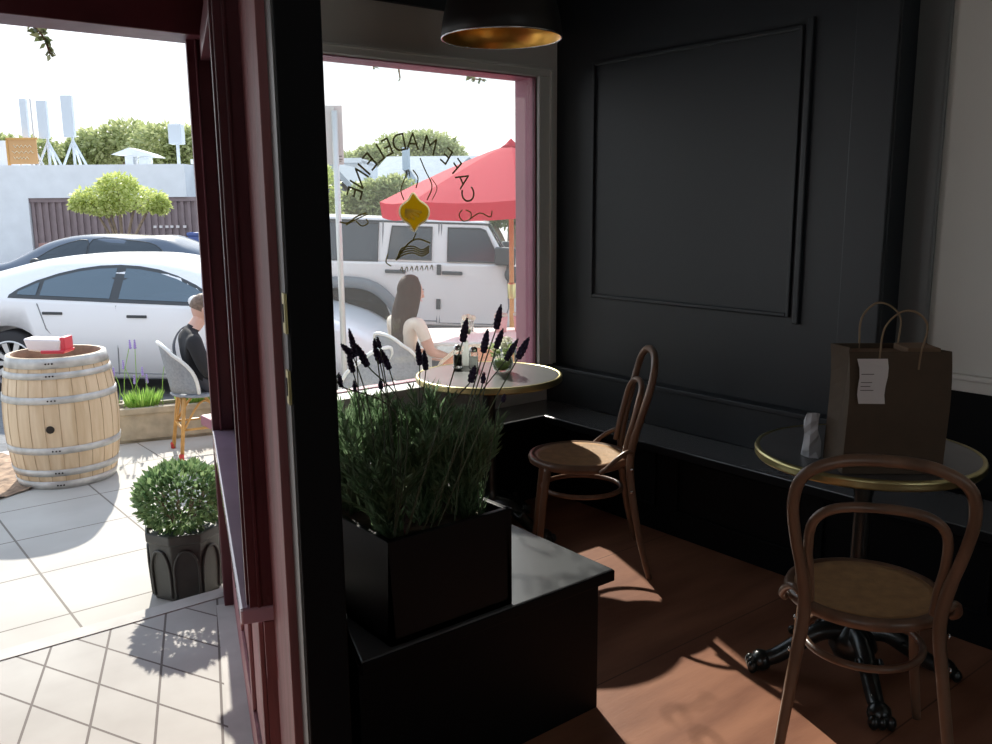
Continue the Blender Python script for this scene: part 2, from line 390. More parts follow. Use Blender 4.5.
# ---- splayed return wall beside the porch
RL = 1.80
w = MB(); w.prism([uv(.02, .0), uv(RL, .0), uv(RL, .185), uv(.02, .185)], -.3, .47)
w.prism([uv(.0, .02), uv(.0, .18), uv(RL, .18), uv(RL, .02)], 2.15, CEIL+.01)
w.prism([uv(.0, .0), uv(RL, .0), uv(RL, .05), uv(.0, .05)], .40, .545)
struct(w.build('wall_return', 'red_worn_lit'))
w = MB()                                                         # sunk field of the low panel below the ledge
w.prism([uv(.03, -.012), uv(1.75, -.012), uv(1.75, 0), uv(.03, 0)], .42, .53); w.prism([uv(.03, -.012), uv(1.75, -.012), uv(1.75, 0), uv(.03, 0)], -.2, -.02)
for k in range(4): u0 = .03+k*.56; w.prism([uv(u0, -.012), uv(u0+.06, -.012), uv(u0+.06, 0), uv(u0, 0)], -.02, .42)
struct(w.build('trim_8', 'red_worn_lit', bevel=.003))
MBs = MB(); MBs.prism([uv(.12, .187), uv(RL-.05, .187), uv(RL-.05, .203), uv(.12, .203)], 0, .46)
struct(MBs.build('trim_9', 'black_paint'))
# ledge of the return and of the front window
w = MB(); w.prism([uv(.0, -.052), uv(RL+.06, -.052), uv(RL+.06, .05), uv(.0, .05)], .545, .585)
struct(w.build('trim_10', 'ledge_glare', bevel=.006))
w = MB(); w.box(1.375, 3.4, 3.66, 3.80, .555, .60); w.prism([uv(RL+.02, -.05), uv(RL+.12, -.05), uv(RL+.12, .12), uv(RL+.02, .12)], .47, .545)
struct(w.build('trim_11', 'red_ledge', bevel=.005))
# ---- window_2 in the return
win2 = MB(); win2.prism([uv(.0, -.03), uv(.075, -.03), uv(.075, .024), uv(.0, .024)], .585, 2.15)
win2.prism([uv(.02, -.036), uv(.045, -.036), uv(.045, -.028), uv(.02, -.028)], .585, 2.15)
win2.prism([uv(-.006, -.012), uv(.01, -.012), uv(.01, -.004), uv(-.006, -.004)], .585, 2.15)
win2.prism([uv(.05, .0), uv(RL, .0), uv(RL, .05), uv(.05, .05)], 2.06, 2.15)
win2o = struct(win2.build('window_2', 'red_paint', bevel=.002))
MB().prism([uv(.075, .03), uv(RL, .03), uv(RL, .036), uv(.075, .036)], .585, 2.06).build('pane', 'shop_glass', win2o)
MB().prism([uv(.10, .05), uv(RL, .05), uv(RL, .21), uv(.10, .21)], .47, .485).build('sill', 'white_trim', win2o, bevel=.003)
# corner post of the facade
w = MB(); w.prism([uv(RL-.02, -.05), uv(RL+.12, -.05), uv(RL+.12, .06), uv(RL-.02, .045)], .545, CEIL+.01)
w.prism([uv(RL-.02, -.05), uv(RL+.14, -.05), uv(RL+.14, .19), uv(RL-.02, .19)], -.3, .545)
w.prism([uv(RL-.035, -.02), uv(RL-.02, -.02), uv(RL-.02, -.01), uv(RL-.035, -.01)], .585, CEIL)
struct(w.build('trim_12', 'red_paint', bevel=.004))
w = MB(); w.prism([uv(RL-.10, -.045), uv(RL-.03, -.045), uv(RL-.03, .05), uv(RL-.10, .05)], 2.15, CEIL)
struct(w.build('trim_13', 'red_paint'))
# ---- door frame with strike plates
dj = MB(); dj.prism([uv(.0, .0225), uv(-.25, .033), uv(-.25, .06), uv(.0, .06)], -.2, CEIL)
door = struct(dj.build('door_1', 'red_worn_lit', bevel=.002))
MB().prism([uv(-.24, .05), uv(-.33, .0525), uv(-.33, .075), uv(-.24, .075)], 0, CEIL).build('rebate', 'grey_strip', door)
MB().prism([uv(-.34, .0555), uv(-.34, .139), uv(-.02, .18), uv(.02, .06), uv(-.2, .06)], 0, CEIL).build('casing', 'black_paint', door, bevel=.004)
for z, hgt in ((1.305, .075), (1.165, .065)):
    p0 = uv(-.322, .0505); sp = MB()
    sp.prism([uv(-.338, .049), uv(-.310, .048), uv(-.310, .053), uv(-.338, .054)], z-hgt/2, z+hgt/2)
    po = sp.build('strike_plate', 'brass', door)
    MB().prism([uv(-.328, .0475), uv(-.316, .0470), uv(-.316, .052), uv(-.328, .052)], z-.017, z+.017).build('latch_hole', 'dark_hole', po)

# ---- window_1, the shop front
wf = MB(); wf.box(1.46, 3.16, YI+.01, 3.72, 2.136, 2.17); wf.box(3.130, 3.16, YI+.01, 3.72, .60, 2.16); wf.box(1.46, 1.495, 3.57, 3.72, .60, 2.15)
wf.box(1.48, 3.135, 3.655, 3.71, .60, .64)
win1 = struct(wf.build('window_1', 'red_ledge', bevel=.003))
cs = MB(); cs.box(3.135, 3.222, YI-.02, YI+.012, .57, 2.141); cs.box(3.205, 3.225, YI-.03, YI-.001, .57, 2.171)
cs.box(1.47, 3.222, YI-.02, YI+.012, 2.142, 2.178); cs.box(1.47, 3.225, YI-.03, YI-.001, 2.172, 2.186)
cs.build('casing', 'white_trim', win1, bevel=.003)
MB().box(1.58, 3.135, YI-.02, 3.66, .605, .633).build('sill', 'white_trim', win1, bevel=.004)
pane = MB().box(1.48, 3.134, 3.574, 3.580, .63, 2.14).build('pane', 'shop_glass', win1)
# lettering on the glass, read from the street
TC = Vector((2.381, 3.568, 1.463)); TR = .292
def glyph(ch, ang, size, parts):
    cu = bpy.data.curves.new('glyph', 'FONT'); cu.body = ch; cu.size = size; cu.align_x = 'CENTER'; cu.extrude = .0008; cu.offset = -.0012
    o = bpy.data.objects.new('glyph', cu); COL.objects.link(o)
    dg = bpy.context.evaluated_depsgraph_get(); me = bpy.data.meshes.new_from_object(o.evaluated_get(dg))
    parts.append((me, ang)); bpy.data.objects.remove(o, do_unlink=True)
def place_glyphs(parts, name, matname, radius, serif=True):
    b = MB()
    for me, ang in parts:
        a = R(ang); up = Vector((math.cos(a), 0, math.sin(a))); rgt = Vector((-math.sin(a), 0, math.cos(a)))   # seen from the street the text runs towards -x
        base = TC + up*radius
        vs = [base + rgt*v.co.x*.95 + up*v.co.y + Vector((0, .004+v.co.z, 0)) for v in me.vertices]
        b.add(vs, [tuple(p.vertices) for p in me.polygons])
    return b.build(name, matname, pane)
gl = []
for ch, a in (('C', 15), ('A', 29), ('F', 42), ('E', 54), ('M', 73), ('A', 90), ('D', 103), ('E', 114.5), ('L', 124.5), ('E', 134.5), ('I', 143), ('N', 151.5), ('E', 163)): glyph(ch, a, .118, gl)
place_glyphs(gl, 'lettering', 'dark_letter', TR)
gl = []; glyph('R', 100, .06, gl); place_glyphs(gl, 'lettering', 'dark_letter', .165)
def glass_line(b, pts, r=.003):
    P = spline([at_y(x, y, 3.568) for x, y in pts], 5); b.tube(P, r, 5)
e = MB(); outline = [(413, 193), (408, 200), (401, 206), (399.5, 213), (403, 220), (409, 224), (414, 231), (419, 225), (426, 220), (429, 213), (427, 206), (419, 200)]
P = spline([at_y(x, y, 3.567) for x, y in outline], 4, True); e.extrude(P, (0, .004, 0))
emb = e.build('emblem', 'gold', pane)
e = MB(); e.tube([p+Vector((0, -.001, 0)) for p in P], .0045, 6, True)
def petal_mark(e, a, c, wd):
    a = at_y(*a, 3.565); c = at_y(*c, 3.565); n = Vector((0, 0, 1)).cross(Vector((0, 1, 0))); d = (c-a); p = Vector((-d.z, 0, d.x)).normalized()*wd
    e.extrude([a, a+d*.5+p*.8, a+d*.9+p, c, a+d*.9-p, a+d*.5-p*.8], (0, .002, 0))
for c in ((406.5, 218), (410, 220), (415, 220), (419.5, 217), (422, 212.5)): petal_mark(e, (405.5, 208.5), c, .007)
e.build('shell_mark', 'cream_mark', emb)
f = MB()
glass_line(f, [(404, 200), (401, 190), (405, 178), (407, 172)]); glass_line(f, [(416, 188), (418, 178), (413, 170)]); glass_line(f, [(427, 200), (432, 186), (425, 170), (420, 158)])
glass_line(f, [(432, 200), (437, 188), (431, 178)], .002); glass_line(f, [(340, 222), (348, 223), (356, 217), (366, 213)], .004); glass_line(f, [(346, 225), (357, 219), (368, 214)], .003)
glass_line(f, [(356, 221), (362, 226), (368, 223), (366, 219)]); glass_line(f, [(462, 210), (459, 215), (463, 221), (470, 219), (471, 213), (466, 210)]); glass_line(f, [(470, 219), (480, 213), (490, 217), (492, 211)])
for k in range(4): glass_line(f, [(396+k, 260-k*2.5), (403, 255-k*2.4), (413, 253-k*2.2), (422, 256-k*2), (429, 252-k*2)], .0035)
glass_line(f, [(430, 243), (418, 239), (408, 244), (396, 260)], .004); glass_line(f, [(413, 240), (416, 233)], .003); glass_line(f, [(388, 254), (386, 262), (391, 266)], .003)
for k in range(7): glass_line(f, [(400+k*5, 271-k*.3), (402+k*5, 267-k*.3), (403+k*5, 272-k*.3)], .0022)
f.build('flourish', 'gold_line', pane)

# ================================================================== BENCH (one built-in run round the corner)
bench = thing('corner_bench', 'black painted bench built round the window corner with a panelled front', 'bench', (2.9, 3.2, 0))
def bp(b, name, material='bench_paint', bevel=.004):
    o = b.build(name, material, None, bevel=bevel); o.parent = bench; o.matrix_parent_inverse = Matrix.Translation(bench.location).inverted(); return o
ZB = .45; xr = O0.x + VH.x*.205 + UH.x*.0
lx = lambda y: O0.x + .205*.943 + (y - (O0.y - .205*.333))*.333/.943
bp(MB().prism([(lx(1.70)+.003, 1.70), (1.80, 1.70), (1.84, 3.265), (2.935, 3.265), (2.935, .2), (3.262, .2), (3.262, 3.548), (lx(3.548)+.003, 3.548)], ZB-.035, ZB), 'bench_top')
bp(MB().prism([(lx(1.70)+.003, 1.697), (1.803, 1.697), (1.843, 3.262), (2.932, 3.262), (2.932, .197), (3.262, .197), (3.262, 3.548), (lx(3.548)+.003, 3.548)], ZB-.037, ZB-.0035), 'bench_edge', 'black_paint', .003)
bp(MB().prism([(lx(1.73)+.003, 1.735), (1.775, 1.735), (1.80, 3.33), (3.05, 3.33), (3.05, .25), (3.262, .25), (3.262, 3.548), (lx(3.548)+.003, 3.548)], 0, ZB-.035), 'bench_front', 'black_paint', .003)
b = MB()
for y0, y1 in ((2.62, 3.28), (1.88, 2.50), (1.15, 1.78), (.35, 1.05)):
    b.box(3.036, 3.05, y0, y1, .115, .128); b.box(3.036, 3.05, y0, y1, .36, .373); b.box(3.036, 3.05, y0, y0+.013, .115, .373); b.box(3.036, 3.05, y1-.013, y1, .115, .373)
bp(b, 'panel_moulding', 'black_paint', .003)
b = MB(); b.box(3.2, 3.262, 1.72, 3.546, ZB, .64); b.box(3.19, 3.262, 1.72, 3.546, .625, .648)
bp(b, 'back_rail', 'navy_wall', .004)

# ================================================================== BENTWOOD CHAIRS
def make_chair(label):
    t = thing('bentwood_chair', label, 'chair')
    zs = .455
    b = MB(); b.lathe([(.155, zs-.02), (.185, zs-.024), (.205, zs-.014), (.210, zs+.002), (.205, zs+.014), (.192, zs+.018), (.182, zs+.012), (.160, zs+.004), (.155, zs-.02)], 48, sy=1.02, cap=False)
    b.build('seat_ring', 'beech', t, True)
    b = MB(); b.lathe([(1e-7, zs+.004), (.09, zs+.006), (.16, zs+.009), (.186, zs+.013), (.186, zs), (1e-7, zs-.004)], 40, sy=1.02); b.build('seat_panel', 'cane', t, True)
    # outer hoop: rear legs and back in one bent piece
    L = [(-.215, -.275, 0), (-.195, -.235, .16), (-.172, -.205, .34), (-.158, -.195, .46), (-.166, -.205, .56), (-.190, -.235, .68), (-.200, -.262, .78), (-.178, -.280, .855), (-.10, -.292, .898), (0, -.296, .908)]
    pts = L + [(-x, y, z) for x, y, z in L[-2::-1]]
    b = MB(); P = spline(pts, 5); b.tube(P, [.0125 + .004*min(1, max(0, p.z/.45))*(1 if p.z < .6 else .6) for p in P], 10); b.build('back_frame', 'beech', t, True)
    L = [(-.146, -.172, .49), (-.150, -.185, .56), (-.158, -.205, .64), (-.150, -.225, .72), (-.10, -.243, .765), (0, -.252, .778)]
    pts = L + [(-x, y, z) for x, y, z in L[-2::-1]]
    b = MB(); b.tube(spline(pts, 5), .0125, 10); b.build('inner_hoop', 'beech', t, True)
    for s in (-1, 1):
        P = spline([(s*.142, .135, zs-.01), (s*.150, .150, .34), (s*.165, .168, .16), (s*.185, .188, 0)], 4)
        b = MB(); b.tube(P, [.017-.005*i/(len(P)-1) for i in range(len(P))], 10); b.build('leg', 'beech', t, True)
        b = MB(); b.tube(spline([(s*.172, -.200, .520), (s*.188, -.178, .525), (s*.206, -.135, .50), (s*.214, -.095, .465), (s*.205, -.07, .445)], 4), .010, 8); b.build('brace', 'beech', t, True)
        for z in (.45, .36):
            b = MB(); b.lathe([(1e-7, .006), (.006, .004), (.008, 0), (1e-7, 0)], 10, (s*(.178 if z > .4 else .187), -.20, z), Matrix.Rotation(s*R(90), 3, 'Y')); b.build('bolt', 'steel', t, True)
    b = MB(); b.tube(circ(.152, .325, 36, (0, -.015), .166), .0105, 8, True); b.build('stretcher', 'beech', t, True)
    return t
ch1 = make_chair('bentwood chair with sunlit tan seat, beside the window table')
ch1.location = (2.535, 2.605, 0); ch1.rotation_euler = (0, 0, R(50))
ch1['group'] = 'bentwood chairs'
ch2 = copy_tree(ch1); ch2['label'] = 'nearest bentwood chair, back to us, pushed under the table with the paper bag'
ch2.location = (2.20, 1.145, 0); ch2.rotation_euler = (0, 0, -R(57))

# ================================================================== CAFE TABLES
def make_table(label):
    t = thing('cafe_table', label, 'table')
    zt = .75; r = .326
    b = MB(); b.lathe([(1e-7, zt-.024), (r-.006, zt-.024), (r-.006, zt-.001), (r-.02, zt), (1e-7, zt)], 64); b.build('tabletop', 'table_dark', t)
    b = MB(); b.lathe([(r-.008, zt-.030), (r, zt-.029), (r+.005, zt-.022), (r+.001, zt-.016), (r+.006, zt-.008), (r+.003, zt), (r-.005, zt+.002), (r-.010, zt-.0005)], 64, cap=False); b.build('rim', 'brass', t, True)
    b = MB(); b.lathe([(.055, .06), (.075, .10), (.06, .15), (.035, .18), (.028, .22), (.026, .60), (.034, .64), (.03, .68), (.09, .715), (.10, .727)], 20); b.build('column', 'iron', t, True)
    for k in range(4):
        a = math.pi/2*k + R(20); c, s = math.cos(a), math.sin(a)
        prof = [(.03, .15), (.10, .145), (.17, .10), (.235, .055), (.275, .04)]
        P = spline([(x*c, x*s, z) for x, z in prof], 4)
        b = MB(); b.tube(P, [.032 - .008*i/(len(P)-1) for i in range(len(P))], 8)
        b.ball((.285*c, .285*s, .035), .036, .036, .034, 10, 6)
        for q in (-1, 0, 1):
            ox, oy = -s*q*.024, c*q*.024; b.ball((.315*c+ox, .315*s+oy, .022), .017, .017, .022, 8, 6)
        for q in (-1, 1):
            Q = spline([(.14*c-s*q*.028, .14*s+c*q*.028, .125), (.18*c-s*q*.04, .18*s+c*q*.04, .115), (.19*c-s*q*.03, .19*s+c*q*.03, .135), (.17*c-s*q*.03, .17*s+c*q*.03, .14)], 4); b.tube(Q, .008, 6)
        b.build('foot', 'iron', t, True)
    return t
tb1 = make_table('round brass rimmed table by the window with shakers and a flower vase'); tb1.location = (2.445, 3.096, 0); tb1['group'] = 'round cafe tables'
tb2 = copy_tree(tb1); tb2['label'] = 'round brass rimmed table carrying the brown paper bag'; tb2.location = (2.545, 1.35, 0); tb2.rotation_euler = (0, 0, R(25))

# things on the window table
def shaker(name, label, loc, content):
    t = thing(name, label, 'shaker', loc, 0, 'shakers on the window table')
    b = MB(); b.lathe([(.021, 0), (.0225, .006), (.0215, .065), (.018, .078), (.0185, .082)], 16); b.build('jar', 'clear_glass', t, True)
    b = MB(); b.lathe([(.0185, .004), (.019, .055), (1e-7, .057)], 16); b.build('contents', content, t, True)
    b = MB(); b.lathe([(.019, .078), (.020, .082), (.019, .094), (.012, .101), (1e-7, .103)], 16); b.build('lid', 'steel', t, True)
shaker('pepper_shaker', 'pepper shaker of dark pepper with a steel lid on the window table', (2.461, 3.353, .75), 'pepper')
shaker('salt_shaker', 'salt shaker full of white salt with steel lid on the window table', (2.479, 3.255, .75), 'salt')
t = thing('bottle', 'slim white bottle holding a small flower, between the two shakers', 'bottle', (2.505, 3.345, .75))
MB().lathe([(.020, 0), (.022, .01), (.022, .06), (.011, .085), (.010, .115), (.012, .12)], 16).build('bottle_body', 'porcelain', t, True)
b = MB(); b.tube([(0, 0, .11), (.004, 0, .15)], .002, 5); b.build('stem', 'lav_stem', t)
b = MB()
for k in range(10): a = k*.63; b.ball((.004+.012*math.cos(a), .012*math.sin(a), .158+.006*(k % 2)), .010, n=6, k=4)
b.build('blossom', 'petal', t, True)
t = tag(MB().lathe([(.012, 0), (.018, .003), (.026, .014), (.024, .014), (.016, .006), (1e-7, .005)], 20).build('sauce_dish', 'steel', None, True, loc=(2.395, 3.265, .751)), 'tiny silver dish in front of the pepper shaker', 'dish')
t = thing('flower_vase', 'round glass vase of white and green flowers on the window table', 'vase', (2.523, 3.095, .751))
MB().lathe([(.03, 0), (.042, .012), (.05, .04), (.046, .065), (.038, .08), (.041, .086), (.036, .08), (.043, .06), (.045, .04), (.036, .012), (1e-7, .006)], 24).build('vase', 'clear_glass', t, True)
b = MB(); b.lathe([(.034, .012), (.043, .035), (.042, .055), (1e-7, .056)], 20); b.build('water', 'petal_green', t, True)
b = MB()
for k in range(10): a = k*.7; b.tube([(.01*math.cos(a), .01*math.sin(a), .02), (.03*math.cos(a), .03*math.sin(a), .10)], .0022, 5)
for k in range(80):
    a = random.uniform(0, 6.28); rr = random.uniform(.01, .05); b.leaf((rr*math.cos(a), rr*math.sin(a), random.uniform(.07, .12)), (math.cos(a), math.sin(a), random.uniform(-.3, .8)), .03, .014)
b.build('foliage', 'petal_green', t)
for k in range(9):
    a = k*2.4; rr = .012+.0045*k; b = MB(); cx, cy, cz = rr*math.cos(a), rr*math.sin(a), .135 - rr*.5 + .014*(k % 3)
    for j in range(24):
        v = Vector((random.gauss(0, 1), random.gauss(0, 1), random.gauss(0, 1))).normalized(); b.leaf(Vector((cx, cy, cz))+v*.006, v, .014, .012)
    b.build('flower_head', 'petal', t)

# paper bag
t = thing('paper_bag', 'brown kraft paper bag with receipt and cord handles standing on the table', 'bag', (2.30, 1.17, .752), R(-41))
bw, bd, bh = .138, .082, .345       # half width, half depth, height; local x runs along the wide side, +y away from the viewer
t.location = Vector((2.252, 1.262, .752)) + Vector((.755*.138, -.656*.138, 0)) + Vector((.656*.082, .755*.082, 0))
def bagpt(x, y, z):
    k = z/bh; x2 = x*(1-.0*k) + .012*k*math.sin(z*9); y2 = y*(1-.06*k); return (x2, y2, z)
b = MB(); n = 8
ring = [(-bw, -bd), (0, -bd), (bw, -bd), (bw, 0), (bw, bd), (0, bd), (-bw, bd), (-bw, 0)]
vs = []
for i in range(n+1):
    z = bh*i/n
    for x, y in ring:
        fold = .028*(i/n)**1.3 if y == 0 else 0
        vs.append(Vector(bagpt(x - math.copysign(fold, x) if y == 0 and x else x, y, z)))
fs = [tuple(range(7, -1, -1))]
for i in range(n):
    for j in range(8): fs.append((i*8+j, i*8+(j+1) % 8, (i+1)*8+(j+1) % 8, (i+1)*8+j))
b.add(vs, fs); bo = b.build('bag_body', 'kraft', t); sm = bo.modifiers.new('paper', 'SOLIDIFY'); sm.thickness = .0012
for y in (-bd*.94, bd*.94):
    b = MB(); P = spline([(-.055, y, bh-.05), (-.055, y*1.02, bh), (-.050, y*1.15, bh+.07), (-.012, y*1.25, bh+.112), (.03, y*1.25, bh+.108), (.062, y*1.15, bh+.07), (.055, y*1.02, bh), (.052, y, bh-.05)], 5); b.tube(P, .003, 6)
    b.build('handle', 'paper_rope', t, True)
b = MB(); g = []
for i in range(6):
    for j in range(2): g.append((-.118+.082*j+.004*math.sin(i*1.2)+(.012*(i/5) if j == 0 else .0), -bd-.003-.004*math.sin(i*.9)*(1-j)-.001*i, bh-.018-.125*i/5))
b.add(g, [(2*i, 2*i+1, 2*i+3, 2*i+2) for i in range(5)]); ro = b.build('receipt', 'paper', t); ro.modifiers.new('paper', 'SOLIDIFY').thickness = .0006
ro['label'] = 'white printed receipt slip'
for i, (zz, wd) in enumerate(((.060, .034), (.083, .030), (.094, .026), (.105, .035))):
    b = MB(); b.box(-.106, -.106+wd, -bd-.0095, -bd-.0080, bh-zz-.001, bh-zz+.001)
    b.build('printed_line', 'ink', ro)
b = MB(); b.box(-.095, .095, -.05, .06, .02, bh-.012); b.box(.03, .12, -.055, .05, bh-.012, bh+.006); b.build('contents', 'kraft_in', t, bevel=.004)
t = thing('napkin_packet', 'crumpled pale tissue packet leaning by the paper bag', 'packet', (2.345, 1.42, .752))
b = MB(); random.seed(3)
for i in range(7):
    for j in range(7):
        th = 2*math.pi*j/7; rr = (.026 + random.uniform(-.008, .008))*(1-.3*i/6); b.v.append((rr*math.cos(th), rr*math.sin(th), .022*i+random.uniform(-.004, .004)*(i > 0)))
for i in range(6):
    for j in range(7): b.f.append((i*7+j, i*7+(j+1) % 7, (i+1)*7+(j+1) % 7, (i+1)*7+j)); b.m.append(0)
b.f.append(tuple(range(42, 49))); b.m.append(0)
b.build('wrapper', 'tissue', t)

# ================================================================== PENDANT LAMP
t = thing('pendant_lamp', 'black domed pendant lamp with copper lining hanging before the window', 'lamp', (2.20, 2.69, 2.108))
r = .222
b = MB(); b.lathe([(r, 0), (r+.004, .004), (r-.002, .05), (r-.012, .10), (r-.03, .16), (r-.07, .20), (.06, .235), (.03, .25), (.03, .262), (1e-7, .263)], 48, cap=False); so = b.build('lamp_shade', 'lamp_black', t, True)
b = MB(); b.lathe([(r+.001, -.002), (r-.004, .0), (r-.008, .05), (r-.018, .10), (r-.038, .155), (r-.08, .192), (.05, .222), (1e-7, .226)], 48, cap=False); b.build('lining', 'copper', t, True)
b = MB(); b.tube(circ(r+.001, 0, 48), .0035, 6, True); b.build('rim', 'steel', t, True)
b = MB(); b.ball((0, 0, .11), .032, .032, .04); b.lathe([(.016, .145), (.018, .2), (.018, .225)], 12); b.build('bulb', 'bulb', t, True)
b = MB(); b.tube([(0, 0, .255), (0, 0, CEIL-2.108)], .006, 6); b.build('cord', 'lamp_black', t)

# ================================================================== LAVENDER BOX ON THE BENCH
t = thing('lavender_planter', 'black box of tall lavender on the end of the bench by the door', 'planter', (1.23, 1.98, ZB))
x0, x1, y0, y1, zt = -.185, .195, -.265, .26, .268
b = MB(); b.box(x0, x1, y0, y0+.018, 0, zt); b.box(x0, x1, y1-.018, y1, 0, zt); b.box(x0, x0+.018, y0, y1, 0, zt); b.box(x1-.018, x1, y0, y1, 0, zt); b.box(x0, x1, y0, y1, 0, .02)
b.build('planter_box', 'planter_black', t, bevel=.003)
MB().box(x0+.018, x1-.018, y0+.018, y1-.018, .02, .235).build('soil', 'soil', t)
spk = [((349, 329), (356, 355)), ((341, 344), (353.4, 356.6)), ((348, 354), (353, 371)), ((356, 344), (367, 365)), ((374, 345), (380, 362)), ((377, 337.5), (380, 347)), ((380, 348), (389, 368)),
       ((417.6, 342), (419.7, 363.6)), ((424, 350), (426, 368.6)), ((467, 318.5), (463, 340)), ((339, 373), (341, 386)), ((354, 380), (355, 390)), ((380.6, 380), (381, 388)), ((501, 305), (496.5, 327.5)),
       ((487.7, 329.6), (483.7, 351)), ((503, 329), (496.5, 347)), ((518, 339), (506.5, 359)), ((529, 337.6), (518.6, 357)), ((475, 366), (471, 380.6)), ((484, 372.6), (483, 382)),
       ((374, 340), (376, 347)), ((505, 394), (503, 401))]
base_px = [(360, 425), (372, 425), (370, 440), (385, 425), (390, 425), (392, 430), (402, 425), (420, 420), (420, 425), (438, 425), (346, 430), (362, 430), (388, 430), (468, 420), (462, 425), (478, 425), (470, 425), (482, 425), (440, 425), (468, 425), (384, 425), (496, 420)]
random.seed(11)
plants = [(-.115, -.165, .30), (-.085, .075, .33), (.02, -.12, .31), (.055, .12, .33), (.13, -.16, .33), (.15, .03, .36), (-.02, .2, .33)]
T0 = Vector(t.location)
plant_objs = []
for k, (px_, py_, hh) in enumerate(plants):
    b = MB()
    for s_ in range(30):
        a = random.uniform(0, 6.28); lean = random.uniform(.02, .14); h2 = hh*random.uniform(.5, .92)
        p0 = Vector((px_+random.uniform(-.035, .035), py_+random.uniform(-.035, .035), .22)); p1 = p0 + Vector((math.cos(a)*lean, math.sin(a)*lean, h2))
        mid = (p0+p1)*.5 + Vector((math.cos(a)*lean*-.15, math.sin(a)*lean*-.15, h2*.08))
        P = spline([p0, mid, p1], 8)
        b.tube(P, .0017, 3)
        for i in range(2, len(P)):
            d = (P[i]-P[i-1]).normalized()
            for q in range(5):
                aa = random.uniform(0, 6.28); o = Vector((math.cos(aa), math.sin(aa), 0)); b.leaf(P[i]-d*random.uniform(0, .02), o*.55+d, random.uniform(.028, .05), .0055)
    plant_objs.append(b.build('lavender_plant', 'lav_leaf', t))
for (top, bot), bpx in zip(spk, base_px):
    dep = 1.95 + .5*random.random()
    A = at_d(*top, dep) - T0; B = at_d(*bot, dep) - T0; C = at_d(*bpx, dep-.04) - T0
    for vv in (C,): vv.x = min(max(vv.x, x0+.03), x1-.03)
    D = Vector((min(max(C.x, x0+.04), x1-.04), min(max(C.y, y0+.04), y1-.04), .235))
    b = MB(); P = spline([D, C, B, A], 8); b.tube(P, .0017, 5)
    n = max(6, int((A-B).length/.0042)); ax = (A-B).normalized(); b.mi = 1
    for i in range(n):
        q = i/(n-1); p = B.lerp(A, q); rr = .0088*(.62+.75*q-1.15*q*q)*1.35*(.84 if i % 2 else 1.)
        if (A-B).length < .03: rr *= .7
        for j in range(5):
            a = 2*math.pi*j/5 + i; o = ax.orthogonal().normalized(); o = Matrix.Rotation(a, 3, ax) @ o; b.ball(p+o*rr*.55, rr*.62, n=5, k=4)
    near = min(range(len(plants)), key=lambda k: (plants[k][0]-D.x)**2+(plants[k][1]-D.y)**2)
    b.build('flower_spike', ['lav_stem', 'lav_flower'], plant_objs[near], True)

# ================================================================== OUTSIDE: GROUND
ZP = -.2
struct(MB().prism([(-2, 1.6), uv(-.3, .0), uv(RL, .02), (1.4, 3.645), (-2, 3.645)], -.5, ZP).build('floor_porch', 'tile'))
w = MB(); w.prism([uv(-.25, -.084), uv(-.25, .04), uv(RL, .04), uv(RL, -.084)], ZP, ZP+.003)
struct(w.build('trim_14', 'strip'))
struct(MB().box(-2, 1.44, 3.645, 3.735, -.5, ZP+.004).build('trim_15', 'strip'))
b = MB(); b.add([(-9, 3.735, ZP-.05), (12, 3.735, ZP-.05), (12, 7.15, ZP-.08), (-9, 7.15, ZP-.08), (-9, 7.15, -.8), (12, 7.15, -.8), (12, 3.735, -.8), (-9, 3.735, -.8)], [(0, 1, 2, 3), (3, 2, 5, 4), (0, 6, 7)[:3], (0, 7, 6, 1)])
b.f = [(0, 1, 2, 3), (3, 2, 5, 4), (0, 7, 6, 1)]; b.m = [0]*3
struct(b.build('patio_ground', 'pave'))
def road_z(lat, dep):
    z = -.45 - .024*(lat+1.5); k = min(1, max(0, (dep-13)/12)); return z*(1-k) + (-.72)*k
b = MB(); b.box(-9, 12, 7.15, 7.32, -.8, ZP-.078); struct(b.build('kerb', 'concrete', bevel=.01))
b = MB(); nx, ny = 26, 24
for j in range(ny+1):
    for i in range(nx+1):
        lat = -30+60*i/nx; dep = 5+40*j/ny; z = road_z(lat, dep); p = W(lat, dep, z)
        if p.y < 7.2: z = min(z, -.62)
        b.v.append((p.x, p.y, z))
for j in range(ny):
    for i in range(nx): b.f.append((j*(nx+1)+i, j*(nx+1)+i+1, (j+1)*(nx+1)+i+1, (j+1)*(nx+1)+i)); b.m.append(0)
struct(b.build('road', 'asphalt'))
pz = lambda y: ZP - .05 - .03*(y-3.735)/3.415
# tree pit of bare soil by the barrel
b = MB(); random.seed(4)
pit = [at_z(-40, 512, -.265), at_z(37, 487, -.265), at_z(12, 456, -.265), at_z(-40, 440, -.265)]
cx = sum((p for p in pit), Vector())/4
N = 12
for i in range(N+1):
    for j in range(N+1):
        p = pit[0].lerp(pit[1], i/N).lerp(pit[3].lerp(pit[2], i/N), j/N); b.v.append((p.x, p.y, pz(p.y)+.004+random.uniform(0, .02)))
for i in range(N):
    for j in range(N): q = i*(N+1)+j; b.f.append((q, q+N+1, q+N+2, q+1)); b.m.append(0)
o = struct(b.build('soil_ground', 'bark_mulch', None, True))

